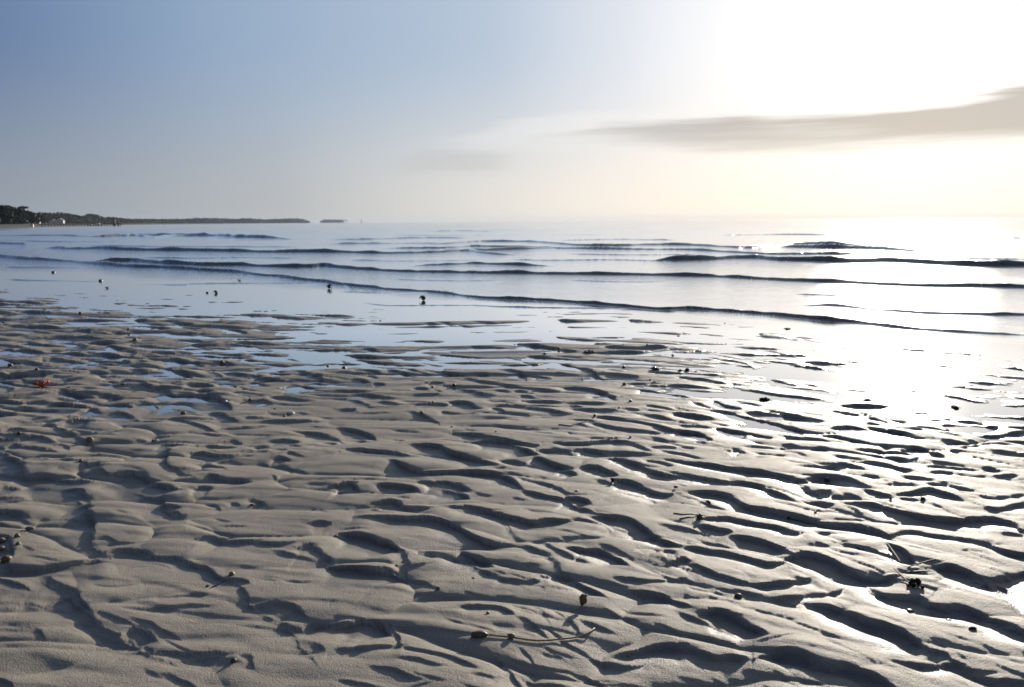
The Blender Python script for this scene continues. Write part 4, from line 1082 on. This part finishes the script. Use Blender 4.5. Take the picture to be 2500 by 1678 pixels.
# ground strip running away from the left, curving out to the headland
inner = [(-1900, 60), (-1200, 95), (-600, 140), (-200, 185), (0, 225), (80, 300), (170, 450), (300, 800), (420, 1300), (560, 1900), (690, 2350), (757, 2600)]
bm = bmesh.new(); prev = None
for k, (px, d) in enumerate(inner):
    a = at(px, 1.0); row = []
    for w, z in ((0, -.6), (8, .15), (25, .5), (70, .9), (260, 1.6), (700, 2.0)):
        w2 = w*(1 if k < len(inner)-1 else .4); row.append(bm.verts.new((a.x*d-w2*.55, a.y*d+w2, z if k < len(inner)-1 else z*.4)))
    if prev:
        for i in range(5): bm.faces.new((prev[i], row[i], row[i+1], prev[i+1]))
    prev = row
o = from_bm('far_shore', bm, MT['shore']); o['kind'] = 'structure'
bm = bmesh.new()

def leaves(bm, c, rx, ry, rz, n, size, q):
    """scatter small leaf-clump faces through an ellipsoid"""
    for _ in range(n):
        while True:
            v = Vector((q.uniform(-1, 1), q.uniform(-1, 1), q.uniform(-1, 1)))
            if .25 < v.length < 1: break
        k = 1+.22*mnoise.noise(v*2+Vector(c)); p_ = Vector((c[0]+v.x*rx*k, c[1]+v.y*ry*k, c[2]+v.z*rz*k))
        n_ = Vector((q.gauss(0, 1), q.gauss(0, 1), q.gauss(0, 1))).normalized(); u = n_.orthogonal().normalized(); w = n_.cross(u); s = size*q.uniform(.6, 1.3)
        bm.faces.new([bm.verts.new(p_+u*s*a+w*s*b) for a, b in ((-1, -.4), (.1, -.9), (1, .3), (-.2, .9))])
def tree(px, py_top, d, wpx, label, mat='leaf', umbrella=False, name='broadleaf_tree', zb=1.0):
    q = random.Random(int(px*7)); base = at(px, d); base.z = zb; top = ztop(py_top, px, d); h = top-zb; w = wpx*d/F
    t = thing(name, label, 'tree', base, 0, None)
    bm = bmesh.new(); tube_bm(bm, [(0, 0, -1), (.02*h, 0, h*.35), (.05*h, .02*h, h*.62), (.02*h, 0, h*.9)], [h*.035, h*.027, h*.018, h*.008])
    for k in range(5):
        a = k*1.3; z = h*(.45+.08*k) if not umbrella else h*.8; tube_bm(bm, [(.03*h, 0, z), (math.cos(a)*w*.2, math.sin(a)*w*.2, z+h*.1), (math.cos(a)*w*.36, math.sin(a)*w*.36, z+h*.14)], [h*.015, h*.01, h*.004], 5)
    from_bm('trunk', bm, MT['bark'], t)
    bm = bmesh.new()
    if umbrella:
        for k in range(7): a = k*.9; leaves(bm, (math.cos(a)*w*.28, math.sin(a)*w*.28, h*.91), w*.24, w*.24, h*.06, 130, w*.035, q)
        leaves(bm, (0, 0, h*.95), w*.3, w*.3, h*.05, 150, w*.035, q)
    else:
        leaves(bm, (0, 0, h*.55), w*.42, w*.42, h*.45, 900, w*.05, q); leaves(bm, (0, -w*.1, h*.16), w*.55, w*.4, h*.22, 420, w*.05, q)
        for k in range(9):
            a = q.uniform(0, 6.28); z = h*q.uniform(.2, .86); r = w*(.36 if z < h*.6 else .2); leaves(bm, (math.cos(a)*r, math.sin(a)*r, z), w*.2, w*.2, h*.14, 170, w*.04, q)
    from_bm('crown', bm, MT[mat], t, smooth=False); return t
TREES = [
 (-40, 496, 300, 62, 'tall dark tree cut by the left frame edge'), (4, 502, 310, 48, 'dark leafy tree at the very left, left of the highest one'),
 (20, 500, 330, 44, 'highest dark tree of the near wood at the left edge'), (42, 507, 360, 40, 'dark tree sloping down right of the highest one'),
 (66, 516, 420, 44, 'dark rounded tree under the umbrella-shaped crown'), (88, 521, 520, 36, 'low dark tree before the white houses begin'),
 (108, 520, 900, 42, 'broad tree behind the left white house'), (130, 521, 950, 42, 'broad tree standing over the two white houses'),
 (152, 521, 980, 42, 'broad tree behind the taller white house'), (175, 523, 1000, 38, 'tree right of the white houses, last of the level row'),
 (196, 528, 1050, 26, 'small tree in the dip of the skyline behind the pier'), (210, 526, 1080, 26, 'small round tree left of the domed one behind the pier'),
 (225, 523.5, 1100, 34, 'domed tree rising above the middle of the pier'), (246, 529, 1150, 32, 'low tree right of the domed tree behind the pier'),
 (268, 531, 1200, 34, 'low tree behind the pair of tall pier pilings'), (292, 532.5, 1300, 34, 'low tree just right of the tall pilings'),
]
for px, py, d, w, lb in TREES: tree(px, py, d, w*1.15, lb)
tree(60, 503, 380, 20, 'umbrella-shaped pine standing clear above the near wood at left', 'leafp', True, 'umbrella_pine')

# far-off wood on the headland, one mass
bm = bmesh.new(); q = random.Random(77)
prof = [(240, 533), (300, 534), (380, 534.6), (424, 535), (470, 533.4), (515, 532.3), (560, 534.5), (603, 532.8), (648, 535.6), (690, 534), (727, 533), (745, 537), (755, 543)]
pxs = np.array([p_[0] for p_ in prof]); pys = np.array([p_[1] for p_ in prof])
dd = np.array([(180, 900), (300, 1300), (420, 1700), (560, 2200), (690, 2600), (760, 2800)])
px = 180.0
while px < 755:
    d = float(np.interp(px, dd[:, 0], dd[:, 1]))+q.uniform(-10, 60); a = at(px, d); tp = ztop(float(np.interp(px, pxs, pys))+q.uniform(-.8, .9), px, d); w = q.uniform(5, 11)*d/F
    leaves(bm, (a.x, a.y, tp*.45), w, w*1.5, tp*.52, 170, tp*.11, q); px += q.uniform(1.6, 3.2)
o = from_bm('distant_wood', bm, MT['leaf'], smooth=False); o['kind'] = 'stuff'; o['label'] = 'low blue-grey line of far woodland on the headland'; o['category'] = 'woodland'
# islet
bm = bmesh.new(); a = at(815, 4200); ring = [bm.verts.new((a.x+math.cos(i*.3927)*62*(1+.1*math.sin(i*2)), a.y+math.sin(i*.3927)*90, -1)) for i in range(16)]
r2 = [bm.verts.new((a.x+(v.co.x-a.x)*.8, a.y+(v.co.y-a.y)*.8, 2.2)) for v in ring]
for i in range(16): bm.faces.new((ring[i], ring[(i+1) % 16], r2[(i+1) % 16], r2[i]))
bm.faces.new(r2); o = from_bm('islet', bm, MT['shore']); o['kind'] = 'structure'
bm = bmesh.new()
for k in range(26):
    px = 785+k*2.0; A = at(px, 4200+q.uniform(-30, 30)); tp = ztop(536.5+q.uniform(-.5, .6)+(2.5 if k < 3 else 0), px, 4200); leaves(bm, (A.x, A.y, tp*.5), 9, 14, tp*.5, 90, 2.6, q)
o = from_bm('islet_wood', bm, MT['leaf'], smooth=False); o['kind'] = 'stuff'; o['label'] = 'small wooded patch on the islet off the headland'; o['category'] = 'woodland'

def box_bm(bm, x0, x1, y0, y1, z0, z1):
    v = [bm.verts.new(c) for c in ((x0, y0, z0), (x1, y0, z0), (x1, y1, z0), (x0, y1, z0), (x0, y0, z1), (x1, y0, z1), (x1, y1, z1), (x0, y1, z1))]
    for f in ((0, 3, 2, 1), (4, 5, 6, 7), (0, 1, 5, 4), (1, 2, 6, 5), (2, 3, 7, 6), (3, 0, 4, 7)): bm.faces.new([v[i] for i in f])
# islet jetty
A = at(836, 4180); t = thing('islet_jetty', 'thin jetty sticking out to the right of the islet', 'jetty', A)
bm = bmesh.new(); box_bm(bm, -8, 26, -3, 3, 12, 14.5); from_bm('deck', bm, MT['timber'], t, smooth=False)
for x in (-4, 6, 15, 24): bm = bmesh.new(); box_bm(bm, x-.9, x+.9, -1, 1, -2, 12); from_bm('leg', bm, MT['timber'], t, smooth=False)
# buoy / marker
A = at(882, 2600); t = thing('channel_marker', 'tiny dark channel marker on the horizon right of the islet', 'buoy', A)
bm = bmesh.new(); tube_bm(bm, [(0, 0, -1), (0, 0, 1.2), (0, 0, 2.6)], [2.2, 2.0, .5], 10); from_bm('float', bm, MT['dark'], t)
bm = bmesh.new(); tube_bm(bm, [(0, 0, 2.5), (0, 0, 8.5)], [.5, .4], 6); blob_bm(bm, (0, 0, 8.6), 1.5, 3, .05); from_bm('mast', bm, MT['dark'], t)

def house(px, wpx, pyt, pyb, d, label, group=None):
    w = wpx*d/F; zt = ztop(pyt, px, d); zb = max(ztop(pyb, px, d), .6); b = at(px, d); b.z = zb; h = zt-zb
    t = thing('white_house', label, 'house', b, math.radians(12)); eave = h*.68
    bm = bmesh.new(); box_bm(bm, -w/2, w/2, -w*.4, w*.4, -2, eave)
    for s in (-1, 1):   # gable ends
        y = s*w*.4; vs_ = [bm.verts.new(c) for c in ((-w/2, y, eave), (w/2, y, eave), (0, y, h))]; bm.faces.new(vs_ if s < 0 else vs_[::-1])
    from_bm('wall', bm, MT['wall'], t, smooth=False)
    bm = bmesh.new(); e = w*.06
    for s in (-1, 1):
        q_ = [(s*(w/2+e), -w*.4-e, eave-e), (s*(w/2+e), w*.4+e, eave-e), (0, w*.4+e, h+.03*h), (0, -w*.4-e, h+.03*h)]
        lo_ = [bm.verts.new(c) for c in q_]; hi_ = [bm.verts.new((c[0], c[1], c[2]+.05*h)) for c in q_]
        bm.faces.new(hi_); bm.faces.new(lo_[::-1])
        for i in range(4): bm.faces.new((lo_[i], lo_[(i+1) % 4], hi_[(i+1) % 4], hi_[i]))
    from_bm('roof', bm, MT['roof'], t, smooth=False)
    for x in (-.28, .0, .28):
        for z in (.12, .4):
            bm = bmesh.new(); box_bm(bm, (x-.07)*w, (x+.07)*w, -w*.4-.08, -w*.4+.02, z*h, (z+.18)*h); f = from_bm('window', bm, MT['glass'], t, smooth=False)
            bm = bmesh.new(); box_bm(bm, (x-.09)*w, (x+.09)*w, -w*.4-.16, -w*.4-.02, (z-.025)*h, (z-.002)*h); from_bm('sill', bm, MT['wall'], f, smooth=False)
    return t
house(131, 13, 536.5, 547, 800, 'white gabled house, left of the two bright ones under the trees')
house(149, 12, 534, 547, 800, 'taller white gabled house, right of the two bright ones under the trees')
house(191, 8, 537, 542, 950, 'small pale house alone under the trees behind the pier')
house(92, 9, 540, 547, 480, 'low pale house at the foot of the near dark wood')
house(78, 5, 546.5, 550, 300, 'small pale beach hut lowest by the water at left')

# pier
pa = at(98, 330); pb = at(297, 350); ln = (pb-pa).length; an = math.atan2(pb.y-pa.y, pb.x-pa.x)
t = thing('pier', 'long low dark pier running out from the left shore', 'pier', pa, an)
bm = bmesh.new(); box_bm(bm, 0, ln, -1.0, 1.0, .75, 1.0); from_bm('deck', bm, MT['timber'], t, smooth=False)
bm = bmesh.new(); box_bm(bm, 0, ln*.86, -1.0, -.93, 1.35, 1.42); n_ = 34
for i in range(n_): x = ln*.86*i/(n_-1); box_bm(bm, x-.04, x+.04, -.99, -.94, 1.0, 1.35)
from_bm('railing', bm, MT['timber'], t, smooth=False)
for i in range(14):
    for s in (-1, 1): bm = bmesh.new(); x = ln*(i+.5)/14; tube_bm(bm, [(x, s*.8, -1.5), (x, s*.8, .76)], [.16, .15], 7); from_bm('leg', bm, MT['timber'], t)
for px, pt, w in ((280.5, 534, .42), (283, 536, .3), (296, 531.5, .22), (297.5, 535, .2)):
    f = (at(px, 348)-pa).dot((pb-pa).normalized()); bm = bmesh.new(); tube_bm(bm, [(f, .3, -1.5), (f, .3, ztop(pt, px, 348))], [w, w*.85], 8); from_bm('piling', bm, MT['timber'], t)
# boats drawn up behind the pier
def boat(px, d, l, label):
    b = at(px, d); b.z = WL; t = thing('moored_boat', label, 'boat', b, math.radians(15)); bm = bmesh.new(); sec = []
    for x, w, zb in ((-.5, .16, 0), (-.3, .19, -.04), (0, .2, -.05), (.3, .13, -.03), (.5, .01, .05)):
        sec.append([bm.verts.new((x*l, s*w*l*k, z*l)) for s, k, z in ((-1, 1, .14), (-1, .6, zb), (1, .6, zb), (1, 1, .14))])
    for a, b_ in zip(sec, sec[1:]):
        for i in range(3): bm.faces.new((a[i], b_[i], b_[i+1], a[i+1]))
        bm.faces.new((a[3], b_[3], b_[0], a[0]))
    bm.faces.new(sec[0]); bm.faces.new(sec[-1][::-1]); from_bm('hull', bm, MT['hull'], t, smooth=False)
    bm = bmesh.new(); box_bm(bm, -.2*l, .12*l, -.1*l, .1*l, .13*l, .30*l); from_bm('cabin', bm, MT['hull'], t, smooth=False)
    return t
boat(222, 420, 3.4, 'small white boat lying behind the pier, left of the pair'); boat(240, 430, 4.6, 'longer white boat lying behind the pier, right of the pair')

# ------------------------------------------------------------------ haze
bm = bmesh.new(); box_bm(bm, -5400, 5400, -5400, 5400, -2.0, 22)
hz = bpy.data.materials.new('haze'); hz.use_nodes = True; hn = hz.node_tree; hn.nodes.remove(hn.nodes['Principled BSDF'])
pv = hn.nodes.new('ShaderNodeVolumePrincipled'); pv.inputs['Color'].default_value = (.60, .70, .82, 1); pv.inputs['Density'].default_value = .00009; pv.inputs['Anisotropy'].default_value = .2
hn.links.new(pv.outputs[0], hn.nodes['Material Output'].inputs['Volume'])
hb = from_bm('haze', bm, hz, smooth=False); hb['kind'] = 'stuff'; hb['label'] = 'thin pale morning haze over the sea'; hb['category'] = 'haze'
